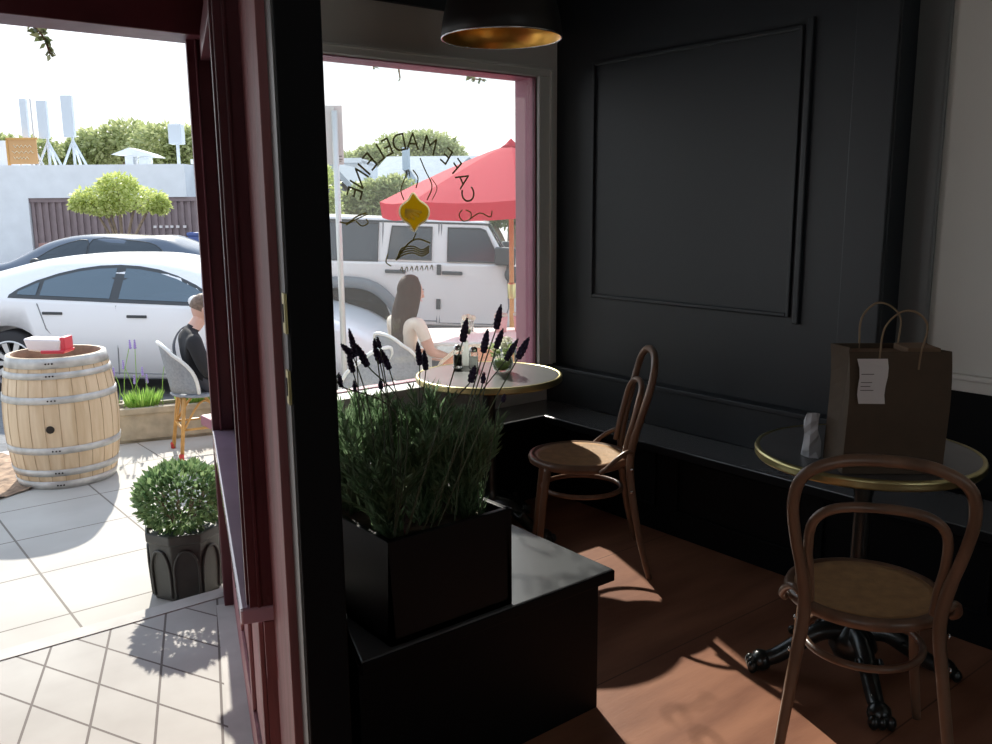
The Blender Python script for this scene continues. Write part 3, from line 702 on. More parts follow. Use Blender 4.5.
# ---- wine barrel
BL = Vector((1.36, 6.30, 0)); BL.z = pz(BL.y)+.002
t = thing('wine_barrel', 'pale oak wine barrel with grey hoops standing on the paving', 'barrel', BL)
hb = .85
def br(z): k = (z/hb-.5)*2; return .292 + .056*(1-k*k)
b = MB(); NS = 24
prof = [(br(hb*i/14), hb*i/14) for i in range(15)]
b.lathe([(1e-7, .03), (.26, .03)] + [(br(0)-.015, 0)] + prof + [(br(hb)-.022, hb)], 48, cap=False)
b.build('staves', 'oak', t, True)
MB().lathe([(br(hb)-.021, hb+.001), (br(hb)-.032, hb-.012), (br(hb)-.034, hb-.085)], 48, cap=False).build('inner_rim', 'oak_inner', t, True)
b = MB()
for k in range(NS):
    a = 2*math.pi*k/NS; P = [((br(hb*i/14)+.0005)*math.cos(a), (br(hb*i/14)+.0005)*math.sin(a)) + (hb*i/14,) for i in range(15)]; b.tube(P, .0022, 4)
b.build('stave_joints', 'oak_dark', t)
b = MB(); b.lathe([(1e-7, hb-.085), (.262, hb-.085), (.262, hb-.08), (1e-7, hb-.08)], 40); b.build('head', 'oak', t)
for z0, z1 in ((.0, .055), (.09, .135), (.24, .285), (.565, .61), (.72, .76), (.785, .848)):
    b = MB(); b.lathe([(br(z0), z0+.001), (br(z0)+.006, z0+.001), (br(z1)+.006, z1), (br(z1), z1)], 48, cap=False); b.build('hoop', 'hoop', t, True)
    rv = MB()
    for q in range(3):
        a = R(245)+q*.06; zz = (z0+z1)/2; rv.ball(((br(zz)+.006)*math.cos(a), (br(zz)+.006)*math.sin(a), zz), .006, n=6, k=4)
    rv.build('rivets', 'dark_hole', t)
a = math.atan2(-BL.y, -BL.x) - R(13); b = MB(); z = .405
b.lathe([(1e-7, .002), (.024, .002), (.026, -.01)], 16, ((br(z)+.003)*math.cos(a), (br(z)+.003)*math.sin(a), z), Matrix.Rotation(a, 3, 'Z') @ Matrix.Rotation(R(90), 3, 'Y')); b.build('bung_hole', 'dark_hole', t)
# tub on the barrel
t = thing('plastic_tub', 'white and red plastic tub lying on top of the barrel', 'tub', (BL.x-.05, BL.y-.02, BL.z+hb+.0015), R(-38))
b = MB(); b.extrude([(-.105, -.06, .02), (.10, -.06, .0), (.115, -.06, .09), (-.13, -.06, .10)], (0, .13, 0)); b.build('tub_body', 'plastic_white', t, bevel=.012, seg=3)
b = MB(); b.extrude([(-.02, -.07, .0), (.13, -.07, .0), (.14, -.07, .022), (-.02, -.07, .022)], (0, .15, 0)); b.box(.10, .135, -.055, .065, .02, .105); b.build('tub_lid', 'plastic_red', t, bevel=.006)

# ---- clipped shrub in dark planter
SP = Vector((1.315, 3.955, 0)); SP.z = pz(SP.y)+.001
t = thing('shrub_planter', 'clipped green shrub in a dark planter with raised arches beside the red shop front', 'planter', SP)
q = .172
b = MB(); b.lathe([(.150, 0), (.156, .02), (.166, .27), (.176, .275), (.178, .315), (.166, .318), (.160, .29), (1e-7, .288)], 8, mtx=Matrix.Rotation(R(22.5-18), 3, 'Z')); b.build('pot', 'planter_dark', t, bevel=.006)
for k in range(8):
    mt = Matrix.Rotation(k*math.pi/4 + R(-18), 4, 'Z')
    b = MB(); b.tube(spline([mt @ Vector((q*.86, -.05, .02)), mt @ Vector((q*.905, -.052, .16)), mt @ Vector((q*.915, -.03, .225)), mt @ Vector((q*.92, 0, .24)), mt @ Vector((q*.915, .03, .225)), mt @ Vector((q*.905, .052, .16)), mt @ Vector((q*.86, .05, .02))], 4), .006, 6); b.build('relief', 'planter_dark', t, True)
b = MB(); random.seed(5)
for k in range(2600):
    v = Vector((random.gauss(0, 1), random.gauss(0, 1), random.gauss(0, 1))).normalized(); rr = random.uniform(.55, 1.)**.5
    p = Vector((v.x*.195*rr, v.y*.195*rr, .45+v.z*.15*rr))
    if p.z < .30: continue
    b.leaf(p, v+Vector((random.uniform(-.7, .7), random.uniform(-.7, .7), random.uniform(-.2, .9))), random.uniform(.026, .044), .019)
b.build('foliage', 'boxleaf', t)
b = MB()
for k in range(9): a = k*.7; b.tube([(0.02*math.cos(a), .02*math.sin(a), .28), (.11*math.cos(a), .11*math.sin(a), .46)], .005, 5)
b.build('stem', 'trunk', t)

# ---- trough planters at the kerb
def trough(name, label, c, rz, L, D, Hh):
    t = thing(name, label, 'planter', c, rz, 'troughs along the kerb')
    b = MB(); b.box(-L/2, L/2, -D/2, -D/2+.03, 0, Hh); b.box(-L/2, L/2, D/2-.03, D/2, 0, Hh); b.box(-L/2, -L/2+.03, -D/2, D/2, 0, Hh); b.box(L/2-.03, L/2, -D/2, D/2, 0, Hh); b.box(-L/2, L/2, -D/2, D/2, 0, .03); b.box(-L/2-.012, L/2+.012, -D/2-.012, -D/2+.02, Hh-.05, Hh); b.build('trough', 'trough_stone', t, bevel=.006)
    MB().box(-L/2+.03, L/2-.03, -D/2+.03, D/2-.03, .03, Hh-.025).build('soil', 'soil', t); return t
c = W(-2.57, 6.85); tr = trough('trough_planter', 'stone trough of lavender and bright green herbs behind the barrel', Vector((c.x, c.y, pz(c.y)+.001)), -YAW+R(22), .89, .24, .27)
random.seed(21)
for x, rr, hh in ((-.20, .105, .17), (.16, .10, .15), (.34, .07, .13)):
    b = MB()
    for k in range(300):
        a = random.uniform(0, 6.28); q = random.uniform(0, 1)**.5*rr; p = Vector((x+q*math.cos(a), q*.75*math.sin(a), .245)); b.leaf(p, (math.cos(a)*.5*q/rr, math.sin(a)*.5*q/rr, 1), random.uniform(.5, 1)*hh, .012)
    b.build('herb_clump', 'fresh_leaf', tr)
for k in range(13):
    x = random.uniform(-.40, .30); a = random.uniform(-.25, .25); h2 = random.uniform(.22, .52)
    b = MB(); P = spline([(x, random.uniform(-.06, .06), .24), (x+a*.1, 0, .24+h2*.55), (x+a*.35, random.uniform(-.04, .04), .24+h2)], 5); b.tube(P, .003, 5); b.mi = 1
    for i in range(5): b.ball(P[-1]+Vector((0, 0, -.03+.014*i)), .012-.0012*i, n=6, k=4)
    b.build('lavender_stem', ['fresh_leaf', 'lav_pale'], tr, True)
c = W(-3.12, 6.95); tr = trough('trough_planter', 'stone trough mostly hidden behind the wine barrel', Vector((c.x, c.y, pz(c.y)+.001)), -YAW+R(22), .30, .24, .24)
for k in range(5):
    x = random.uniform(-.1, .1); b = MB(); P = spline([(x, 0, .21), (x+.02, 0, .36), (x+random.uniform(-.06, .06), 0, .5)], 5); b.tube(P, .003, 5); b.mi = 1
    for i in range(5): b.ball(P[-1]+Vector((0, 0, -.03+.014*i)), .012-.0012*i, n=6, k=4)
    b.build('lavender_stem', ['fresh_leaf', 'lav_pale'], tr, True)

# ================================================================== BISTRO CHAIRS (patio)
def bistro_chair(label, loc, rz, weave='weave_white', seat=None, group='woven bistro chairs on the patio'):
    t = thing('bistro_chair', label, 'chair', loc, rz, group)
    b = MB(); b.lathe([(1e-7, .44), (.20, .44), (.212, .45), (.20, .462), (1e-7, .455)], 28); b.build('seat', seat or weave, t, True)
    # woven back: curved shell from the seat up
    b = MB(); n = 14; rows = 7
    for i in range(rows+1):
        zz = .47+.36*i/rows; sp = math.sin(math.pi*min(1, .35+.65*(1-i/rows)))**.0
        wid = R(78)*(1-.45*(i/rows)**3)
        for j in range(n+1):
            a = -math.pi/2 + wid*(2*j/n-1); rr = .205+.045*i/rows; b.v.append((rr*math.cos(a), rr*math.sin(a)-.02*i/rows, zz - .07*(abs(2*j/n-1)**2.5)*(i/rows)))
    for i in range(rows):
        for j in range(n): b.f.append((i*(n+1)+j, i*(n+1)+j+1, (i+1)*(n+1)+j+1, (i+1)*(n+1)+j)); b.m.append(0)
    o = b.build('backrest', weave, t, True); o.modifiers.new('w', 'SOLIDIFY').thickness = .012
    edge = [b.v[i*(n+1)] for i in range(rows+1)] + [b.v[rows*(n+1)+j] for j in range(1, n)] + [b.v[i*(n+1)+n] for i in range(rows, -1, -1)]
    b = MB(); b.tube(edge, .013, 8); b.build('back_rim', 'table_white' if weave == 'weave_white' else 'cream_mark', t, True)
    for sx, sy in ((-1, -1), (1, -1), (1, 1), (-1, 1)):
        b = MB(); b.tube([(sx*.135, sy*.135, .45), (sx*.19, sy*.19, .012)], .014, 8); lg = b.build('leg', 'rattan', t, True)
        MB().lathe([(.017, 0), (.019, .035), (.014, .045)], 10, (sx*.193, sy*.193, 0)).build('foot_cap', 'foot_red', lg, True)
    b = MB()
    for (ax, ay), (bx, by) in (((-1, -1), (1, -1)), ((1, -1), (1, 1)), ((1, 1), (-1, 1)), ((-1, 1), (-1, -1))):
        b.tube([(ax*.163, ay*.163, .21), (bx*.163, by*.163, .21)], .009, 6)
        b.tube(spline([(ax*.165, ay*.165, .20), ((ax+bx)*.07, (ay+by)*.07, .41), (bx*.165, by*.165, .20)], 5), .009, 6)
    b.build('stretcher', 'rattan', t, True)
    return t
def gpt(lat, dep): c = W(lat, dep); return Vector((c.x, c.y, pz(c.y)+.001))

# ================================================================== PEOPLE
def person_mesh(name, joints, bones, regions, parent, sub=2):
    """joints: name -> (x,y,z,r); bones: list of pairs; regions: {(a,b): material index}"""
    names = list(joints); me = bpy.data.meshes.new(name); me.from_pydata([joints[n][:3] for n in names], [(names.index(a), names.index(b)) for a, b in bones], [])
    o = bpy.data.objects.new(name, me); COL.objects.link(o)
    sk = o.modifiers.new('skin', 'SKIN'); sk.branch_smoothing = .6; ss = o.modifiers.new('sub', 'SUBSURF'); ss.levels = sub; ss.render_levels = sub
    for i, n in enumerate(names):
        rr = joints[n][3]; rr = rr if isinstance(rr, tuple) else (rr, rr); me.skin_vertices[0].data[i].radius = rr; me.skin_vertices[0].data[i].use_root = (i == 0)
    dg = bpy.context.evaluated_depsgraph_get(); m2 = bpy.data.meshes.new_from_object(o.evaluated_get(dg)); o.modifiers.clear(); o.data = m2
    return o, names
def assign(o, joints, bones, regions, mats):
    me = o.data; me.materials.clear()
    for m in mats: me.materials.append(M[m])
    for p in me.polygons:
        c = p.center; best = None
        for a, b in bones:
            A = Vector(joints[a][:3]); B = Vector(joints[b][:3]); d = B-A; q = min(1, max(0, (c-A).dot(d)/max(1e-9, d.length_squared))); dist = (c-(A+d*q)).length
            if best is None or dist < best[0]: best = (dist, a, b, q)
        r = regions.get((best[1], best[2]), 0)
        p.material_index = r(best[3]) if callable(r) else r
        p.use_smooth = True
def head(parent, c, hz, tilt, skin, scale=1.):
    """a head with face, ears; local -Y is the back"""
    mt = Matrix.Translation(c) @ Euler((tilt, 0, hz)).to_matrix().to_4x4() @ Matrix.Scale(scale, 4)
    b = MB(); n, k = 20, 14
    prof = []
    for i in range(k+1):
        th = math.pi*i/k; z = -math.cos(th)*.115; rr = math.sin(th)
        for j in range(n):
            ph = 2*math.pi*j/n; x = rr*.076*math.cos(ph); y = rr*.094*math.sin(ph)
            if z < -.02: x *= 1+.6*(z+.02)/.115; y *= 1+.25*(z+.02)/.115; y += .016*(-(z+.02)/.095)
            prof.append(mt @ Vector((x, y, z)))
    fs = []
    for i in range(k):
        for j in range(n): fs.append((i*n+j, i*n+(j+1) % n, (i+1)*n+(j+1) % n, (i+1)*n+j))
    b.add(prof, fs)
    for pts, r in (([(0, .088, .012), (0, .106, -.018), (0, .112, -.03), (0, .094, -.036)], [.007, .010, .011, .006]),):
        b.tube([mt @ Vector(p) for p in pts], [q*scale for q in r], 8)
    for s in (-1, 1):
        b.tube([mt @ Vector(p) for p in spline([(s*.074, -.008, .022), (s*.084, -.016, .012), (s*.083, -.012, -.012), (s*.074, -.002, -.024)], 3)], .008*scale, 6)
        b.ball(mt @ Vector((s*.03, .084, .008)), .011*scale, n=8, k=6)
    b.mi = 1; b.tube([mt @ Vector(p) for p in ((-.022, .088, -.062), (0, .094, -.060), (.022, .088, -.062))], .005*scale, 6)
    b.mi = 2
    for s in (-1, 1): b.ball(mt @ Vector((s*.03, .0925, .008)), .0055*scale, n=6, k=4); b.tube([mt @ Vector(p) for p in ((s*.016, .093, .027), (s*.044, .085, .028))], .0035*scale, 5)
    return b, mt

def fuse_head(o, b, mats):
    me = o.data; base = len(me.materials)
    me2 = bpy.data.meshes.new('h'); me2.from_pydata(b.v, [], b.f); me2.update()
    bm = bmesh.new(); bm.from_mesh(me); k = len(bm.faces)
    nb = bmesh.new(); nb.from_mesh(me2); bmesh.ops.recalc_face_normals(nb, faces=nb.faces); nb.to_mesh(me2); nb.free()
    bm.from_mesh(me2); bm.faces.ensure_lookup_table()
    for i, mi in enumerate(b.m): bm.faces[k+i].material_index = base+mi; bm.faces[k+i].smooth = True
    bm.to_mesh(me); bm.free()
    for m in mats: me.materials.append(M[m])
def fingers(J, B, side, wrist, tip_dir, up, s=1.):
    """palm and five finger chains from a wrist joint"""
    w = Vector(J[wrist][:3]); d = Vector(tip_dir).normalized(); u = Vector(up).normalized(); l = d.cross(u).normalized()*side
    pn = wrist+'_palm'; pp = w + d*.055*s; J[pn] = (*pp, (.034*s, .016*s)); B.append((wrist, pn))
    for i, (off, L) in enumerate(((-.028, .062), (-.009, .074), (.010, .07), (.028, .055))):
        p = pp + l*off*s + d*.025*s; prev = pn
        for k in range(3):
            q = p + d*(L*k/2*s) - u*(.011*k*k*s); nm = '%s_f%d%d' % (wrist, i, k); J[nm] = (*q, .0085*s); B.append((prev, nm)); prev = nm
    q = w + d*.03*s - l*.035*s; J[wrist+'_t0'] = (*q, .011*s); B.append((wrist, wrist+'_t0'))
    q = q + d*.035*s - l*.014*s - u*.01*s; J[wrist+'_t1'] = (*q, .009*s); B.append((wrist+'_t0', wrist+'_t1'))

# woman on the patio: local +Y is where she faces
WL = gpt(-.66, 6.75)
wt = thing('person', 'woman with long dark hair in a cream tee sitting at the patio table', 'person', WL, -YAW - R(48))
J = {}; B = []
J['hip'] = (0, -.02, .53, (.150, .115)); J['waist'] = (0, -.045, .66, (.125, .095)); J['chest'] = (0, -.05, .82, (.150, .105)); J['collar'] = (0, -.03, .945, (.085, .065)); J['neck'] = (0, -.005, 1.00, .045); J['skull'] = (0, .015, 1.07, .055)
B += [('hip', 'waist'), ('waist', 'chest'), ('chest', 'collar'), ('collar', 'neck'), ('neck', 'skull')]
for s, n in ((-1, 'l'), (1, 'r')):
    J[n+'sh'] = (s*.165, -.035, .91, .058); J[n+'el'] = (s*.225, .03, .68, .040); J[n+'wr'] = (s*.17, .24, .62, .027)
    J[n+'slv'] = (s*.205, .0, .775, .050)
    B += [('chest', n+'sh'), (n+'sh', n+'slv'), (n+'slv', n+'el'), (n+'el', n+'wr')]
    J[n+'th'] = (s*.085, .06, .515, .085); J[n+'kn'] = (s*.10, .41, .50, .058); J[n+'an'] = (s*.09, .40, .085, .036); J[n+'to'] = (s*.10, .53, .03, .030)
    B += [('hip', n+'th'), (n+'th', n+'kn'), (n+'kn', n+'an'), (n+'an', n+'to')]
    fingers(J, B, s, n+'wr', (-s*.4, 1, -.15), (0, 0, 1), .92)
o, _ = person_mesh('body', J, B, {}, wt)
reg = {('hip', 'waist'): lambda q: 2 if q < .35 else 1, ('waist', 'chest'): 1, ('chest', 'collar'): 1, ('collar', 'neck'): lambda q: 1 if q < .4 else 0}
for n in 'lr': reg.update({('chest', n+'sh'): 1, (n+'sh', n+'slv'): 1, (n+'slv', n+'el'): 0, ('hip', n+'th'): 2, (n+'th', n+'kn'): lambda q: 2 if q < .6 else 0, (n+'an', n+'to'): 2})
assign(o, J, B, reg, ['skin', 'tee_cream', 'denim']); 
hb_, hm = head(o, Vector((0, .025, 1.115)), R(-6), R(-4), 'skin'); fuse_head(o, hb_, ['skin', 'pink', 'hair_brown']); o.parent = wt
b = MB(); n, k = 26, 16
for i in range(k+1):                                               # long hair: cap over the skull running into a fall down the back
    q = i/k
    for j in range(n):
        ph = 2*math.pi*j/n
        if q < .42:
            th = math.pi*.5*q/.42; z = 1.13+.125*math.cos(th); rr = math.sin(th)
            x = rr*.092*math.cos(ph); y = rr*.108*math.sin(ph)
            if math.sin(ph) > .25 and q > .2: y = min(y, .045)
        else:
            e = (q-.42)/.58; z = 1.13-.40*e - .015*math.sin(j*2.1)*e; wd = .092+.035*math.sin(math.pi*min(1, e*1.2))-.03*e
            x = wd*math.cos(ph); y = .100*math.sin(ph) - .075*e - .02*math.sin(e*3)
            y = min(y, .045-.13*e) if math.sin(ph) > 0 else y
            x += .005*math.sin(j*3.)
        b.v.append((x, y+.018, z))
for i in range(k):
    for j in range(n): b.f.append((i*n+j, (i+1)*n+j, (i+1)*n+(j+1) % n, i*n+(j+1) % n)); b.m.append(0)
b.f.append(tuple(range(k*n, (k+1)*n))); b.m.append(0)
b.build('hair', 'hair_brown', wt, True)
bistro_chair('grey woven bistro chair with white rim the woman is sitting on', WL, -YAW - R(48))

# man at the left, in black, arms folded over, bag strap across the back
ML = gpt(-2.165, 6.38)
mt_ = thing('person', 'person in black seen from behind on a bistro chair by the kerb', 'person', ML, -YAW - R(62))
J = {}; B = []
J['hip'] = (0, -.02, .565, (.150, .115)); J['waist'] = (0, -.045, .68, (.145, .115)); J['chest'] = (0, -.05, .83, (.170, .13)); J['collar'] = (0, -.03, .95, (.085, .07)); J['neck'] = (0, .01, 1.00, .054); J['skull'] = (0, .05, 1.06, .06)
B += [('hip', 'waist'), ('waist', 'chest'), ('chest', 'collar'), ('collar', 'neck'), ('neck', 'skull')]
for s, n in ((-1, 'l'), (1, 'r')):
    J[n+'sh'] = (s*.185, -.06, .905, .068); J[n+'el'] = (s*.24, .02, .645, .052); J[n+'wr'] = (s*.10, .22, .66, .033)
    B += [('chest', n+'sh'), (n+'sh', n+'el'), (n+'el', n+'wr')]
    J[n+'th'] = (s*.09, .06, .525, .095); J[n+'kn'] = (s*.12, .44, .52, .066); J[n+'an'] = (s*.11, .42, .09, .042); J[n+'to'] = (s*.12, .56, .035, .036)
    B += [('hip', n+'th'), (n+'th', n+'kn'), (n+'kn', n+'an'), (n+'an', n+'to')]
    fingers(J, B, s, n+'wr', (-s*.6, .7, .5), (0, -.4, .8), 1.)
mt_.scale = (.95, .95, .95)
o, _ = person_mesh('body', J, B, {}, mt_)
reg = {}
for a_, b_ in B:
    reg[(a_, b_)] = 1
for a_, b_ in B:
    if 'wr' in a_ or a_ in ('neck',): reg[(a_, b_)] = 0
reg[('collar', 'neck')] = lambda q: 1 if q < .35 else 0
for n in 'lr': reg[('hip', n+'th')] = 2; reg[(n+'th', n+'kn')] = 2; reg[(n+'kn', n+'an')] = 2
assign(o, J, B, reg, ['skin_pale', 'black_cloth', 'denim'])
hb_, hm = head(o, Vector((0, .065, 1.10)), R(-5), R(-24), 'skin_pale'); fuse_head(o, hb_, ['skin_pale', 'pink', 'hair_short']); o.parent = mt_
b = MB(); n, k = 22, 10
for i in range(k+1):
    th = math.pi*.60*i/k; z = .018+.108*math.cos(th); rr = math.sin(th)
    for j in range(n):
        ph = 2*math.pi*j/n; x = rr*.085*math.cos(ph); y = rr*.104*math.sin(ph)-.006
        zz = z
        if math.sin(ph) > .1 and z < .05: zz = .05; y = min(y, .088)
        b.v.append(tuple(hm @ Vector((x, y, zz))))
for i in range(k):
    for j in range(n): b.f.append((i*n+j, (i+1)*n+j, (i+1)*n+(j+1) % n, i*n+(j+1) % n)); b.m.append(0)
b.build('hair', 'hair_short', mt_, True)
b = MB(); P = spline([(-.11, .0, .985), (-.12, -.095, .945), (-.03, -.165, .85), (.08, -.165, .72), (.15, -.11, .60)], 5); b.tube(P, .016, 6, flat=.35); b.build('bag_strap', 'strap_grey', mt_, True)
bistro_chair('grey woven bistro chair with white rim under the person in black', ML, -YAW - R(62))
bistro_chair('empty grey bistro chair with orange seat and white rim nearest the shop window', gpt(-.98, 6.0), -YAW + R(60), seat='weave_orange')
bistro_chair('bistro chair with orange weave across the patio table', gpt(-.22, 6.15), -YAW + R(18), 'weave_orange')

# ---- patio table with things on it
TP = gpt(.05, 7.05)
t = thing('patio_table', 'long white patio table under the red umbrella', 'table', TP, -YAW)
MB().box(-.62, .72, -.42, .38, .72, .75).build('tabletop', 'table_white', t, bevel=.01)
for x in (-.56, .66):
    for y in (-.36, .32): MB().box(x-.02, x+.02, y-.02, y+.02, 0, .72).build('leg', 'pole_metal', t)
def on_table(lat, dep): c = W(lat, dep); return Vector((c.x, c.y, TP.z+.751))
t = thing('flower_glass', 'small glass of white flowers on the patio table', 'vase', on_table(-.23, 7.2))
MB().lathe([(.05, 0), (.055, .09), (.052, .09), (.047, .006), (1e-7, .006)], 16).build('glass', 'clear_glass', t, True)
b = MB()
for k in range(9): a = k*.7; b.ball((.04*math.cos(a)*(k % 3)*.6, .04*math.sin(a)*(k % 3)*.6, .11+.01*(k % 2)), .022, n=7, k=5)
b.build('flower_head', 'petal', t, True)
for lat, dep, lab in ((.045, 7.15, 'pink cup with a lid on the patio table, nearer the white flowers'), (.20, 7.2, 'pink cup with a lid on the patio table, beside the umbrella pole')):
    t = thing('cup', lab, 'cup', on_table(lat, dep), 0, 'pink cups on the patio table')
    MB().lathe([(.042, 0), (.055, .13), (1e-7, .13)], 18).build('cup_body', 'pink', t, True)
    MB().lathe([(.057, .13), (.058, .14), (.05, .15), (1e-7, .152)], 18).build('lid', 'petal', t, True)

# ---- red umbrella
UP_ = gpt(.14, 7.60)
t = thing('patio_umbrella', 'red patio umbrella on a wooden pole over the patio table', 'umbrella', UP_, R(8))
zap = 2.26; ze = 1.80; ru = 1.10; n = 8
b = MB(); m_ = 6
for i in range(1, m_+1):
    q = i/m_
    for j in range(n*4):
        a = 2*math.pi*j/(n*4); fr = (j % 4)/4; sag = math.sin(math.pi*fr)
        rr = ru*q*(1-.055*sag*q); z = zap - (zap-ze)*(q**1.15) - .02*sag*q
        b.v.append((rr*math.cos(a), rr*math.sin(a), z))
b.v.append((0, 0, zap)); nn = n*4
for j in range(nn): b.f.append((len(b.v)-1, j, (j+1) % nn)); b.m.append(0)
for i in range(m_-1):
    for j in range(nn): b.f.append((i*nn+j, (i+1)*nn+j, (i+1)*nn+(j+1) % nn, i*nn+(j+1) % nn)); b.m.append(0)
base = (m_-1)*nn; o0 = len(b.v)
for j in range(nn): x, y, z = b.v[base+j]; b.v.append((x*.985, y*.985, z-.13))
for j in range(nn): b.f.append((base+j, o0+j, o0+(j+1) % nn, base+(j+1) % nn)); b.m.append(0)
b.build('canopy', 'umbrella', t, False)
b = MB(); b.lathe([(.10, zap-.035), (.05, zap+.0), (.02, zap+.03), (1e-7, zap+.05)], 12); b.build('vent_cap', 'umbrella', t, True)
MB().tube([(0, 0, 0), (0, 0, zap)], .021, 10).build('pole', 'pole_wood', t, True)
for j in range(n):
    a = 2*math.pi*j/n; b = MB(); b.tube([(.03*math.cos(a), .03*math.sin(a), zap-.03), (ru*.97*math.cos(a), ru*.97*math.sin(a), ze-.02)], .009, 5)
    b.tube([(.03*math.cos(a), .03*math.sin(a), 1.75), (.52*math.cos(a), .52*math.sin(a), zap-.235)], .008, 5); b.build('rib', 'pole_wood', t)
MB().lathe([(.032, .98), (.036, .99), (.036, 1.10), (.032, 1.11)], 12).build('collar', 'brass', t, True)
MB().lathe([(.22, 0), (.22, .05), (.04, .07), (.035, .3)], 24).build('base', 'pole_metal', t, True)

# ---- street sign (seen from the back)
SG = gpt(-1.375, 7.95)
t = thing('street_sign', 'grey street sign seen from behind on a thin pole at the kerb', 'sign', SG, -YAW+R(6))
top = 1.5+96/889*7.95 - SG.z
MB().tube([(.0, 0, 0), (.0, 0, top-.05)], .026, 10).build('pole', 'pole_metal', t, True)
b = MB(); b.box(-.16, .065, .03, .036, top-.50, top); b.build('sign_plate', 'sign_grey', t, bevel=.003)
b = MB(); b.box(-.03, -.005, .0, .03, top-.48, top-.02); b.build('bracket', 'pole_metal', t)
b = MB(); b.box(.0, .05, .0275, .0298, top-.435, top-.425); b.box(-.003, .055, .0275, .0298, top-.46, top-.453); b.box(.005, .045, .0275, .0298, top-.475, top-.469); b.build('sticker', 'ink', t)

# ================================================================== CARS
def loft_car(name, label, ST, paint, loc, rz, tilt, wheel_r, axles, glass_polys, seams, handles, width_track, cat='car', group=None, glass='car_glass', cut=True):
    """ST: stations (x, zbot, zbelt, ztop, wsill, wbelt, wtop)"""
    t = thing(name, label, cat, loc, rz, group); t.rotation_euler = (0, tilt, rz)
    ST = sorted(ST); NSEC = 13
    def section(s):
        x, zb, zl, zt, ws, wb, wt = s; zm = zb+(zl-zb)*.55
        half = [(ws*.86, zb), (ws, zb+.05), (wb*1.0+.015, zm), (wb, zl-.04), (wb-.02, zl), (wt+(wb-wt)*.30, zl+(zt-zl)*.62), (wt, zt-(zt-zl)*.12-.008), (wt*.62, zt-.004), (0, zt)]
        return half
    fine = []
    for i in range(len(ST)-1):
        a, b_ = ST[max(0, i-1)], ST[i]; c, d = ST[i+1], ST[min(len(ST)-1, i+2)]
        for k in range(5):
            q = k/5; fine.append(tuple(.5*((2*b_[m])+(c[m]-a[m])*q+(2*a[m]-5*b_[m]+4*c[m]-d[m])*q*q+(3*b_[m]-a[m]-3*c[m]+d[m])*q**3) for m in range(7)))
    fine.append(ST[-1])
    b = MB(); K = None
    for s in fine:
        h = section(s); ringp = [(s[0], -y, z) for y, z in h] + [(s[0], y, z) for y, z in h[-2::-1]]
        K = len(ringp); b.v += ringp
    for i in range(len(fine)-1):
        for j in range(K): b.f.append((i*K+j, i*K+(j+1) % K, (i+1)*K+(j+1) % K, (i+1)*K+j)); b.m.append(0)
    b.f.append(tuple(range(K))[::-1]); b.m.append(0); b.f.append(tuple(range((len(fine)-1)*K, len(fine)*K))); b.m.append(0)
    body = b.build('car_body', paint, None, True)
    bm = bmesh.new(); bm.from_mesh(body.data); bmesh.ops.recalc_face_normals(bm, faces=bm.faces); bm.to_mesh(body.data); bm.free()
    if cut:
        cs_ = []
        for ax in axles:
            for s in (-1, 1):
                cb = MB(); cb.lathe([(wheel_r+.055, 0), (wheel_r+.055, .30)], 32, (ax, s*(width_track+.16) if s > 0 else s*(width_track+.16), wheel_r), Matrix.Rotation(s*R(90), 3, 'X'))
                cs_.append(cb.build('cutter', 'tyre', None))
        for c_ in cs_:
            bm = bmesh.new(); bm.from_mesh(c_.data); bmesh.ops.recalc_face_normals(bm, faces=bm.faces); bm.to_mesh(c_.data); bm.free()
        bool_cut(body, cs_)
    body.parent = t
    def ysurf(x, z):
        i = min(range(len(fine)), key=lambda q: abs(fine[q][0]-x)); h = section(fine[i])
        for k in range(len(h)-1):
            if h[k][1] <= z <= h[k+1][1] or h[k+1][1] <= z <= h[k][1]:
                q = (z-h[k][1])/max(1e-6, h[k+1][1]-h[k][1]); return h[k][0]+(h[k+1][0]-h[k][0])*q
        return h[-3][0]
    for gi, (nm, gm, poly) in enumerate(glass_polys):
        off = .004 if gm == 'black_plastic' else .009
        P = spline([(x, 0, z) for x, z in poly], 3, True) if nm != 'sharp' else [Vector((x, 0, z)) for x, z in poly]
        for s in (-1, 1):
            b = MB(); pts = [Vector((p.x, s*(ysurf(p.x, p.z)+off), p.z)) for p in P]; c0 = sum(pts, Vector())/len(pts); c0.y = s*(ysurf(c0.x, c0.z)+off)
            pts2 = [c0+(p-c0)*.5 for p in pts]
            for p in pts2: p.y = s*(ysurf(p.x, p.z)+off)
            kk = len(pts); allv = pts+pts2+[c0]; fs = [(i, (i+1) % kk, kk+(i+1) % kk, kk+i) for i in range(kk)]+[(kk+i, kk+(i+1) % kk, 2*kk) for i in range(kk)]
            b.add(allv, fs); wo = b.build('window_surround' if gm == 'black_plastic' else 'window_glass', gm, t)
            if nm != 'sharp': b = MB(); b.tube(pts, .009, 5, True); b.build('window_trim', 'black_plastic', wo)
    for pl in seams:
        for s in (-1, 1):
            b = MB(); b.tube([(x, s*(ysurf(x, z)+.0005), z) for x, z in pl], .006, 4); b.build('door_seam', 'seam', t)
    for x, z in handles:
        for s in (-1, 1):
            b = MB(); yy = ysurf(x, z); b.box(x-.10, x+.10, s*yy-.012, s*yy+.012, z-.014, z+.014); b.build('door_handle', 'black_plastic', t, bevel=.006)
    for ax in axles:
        for s in (-1, 1): wheel(t, ax, s*width_track, wheel_r, s)
    return t, ysurf
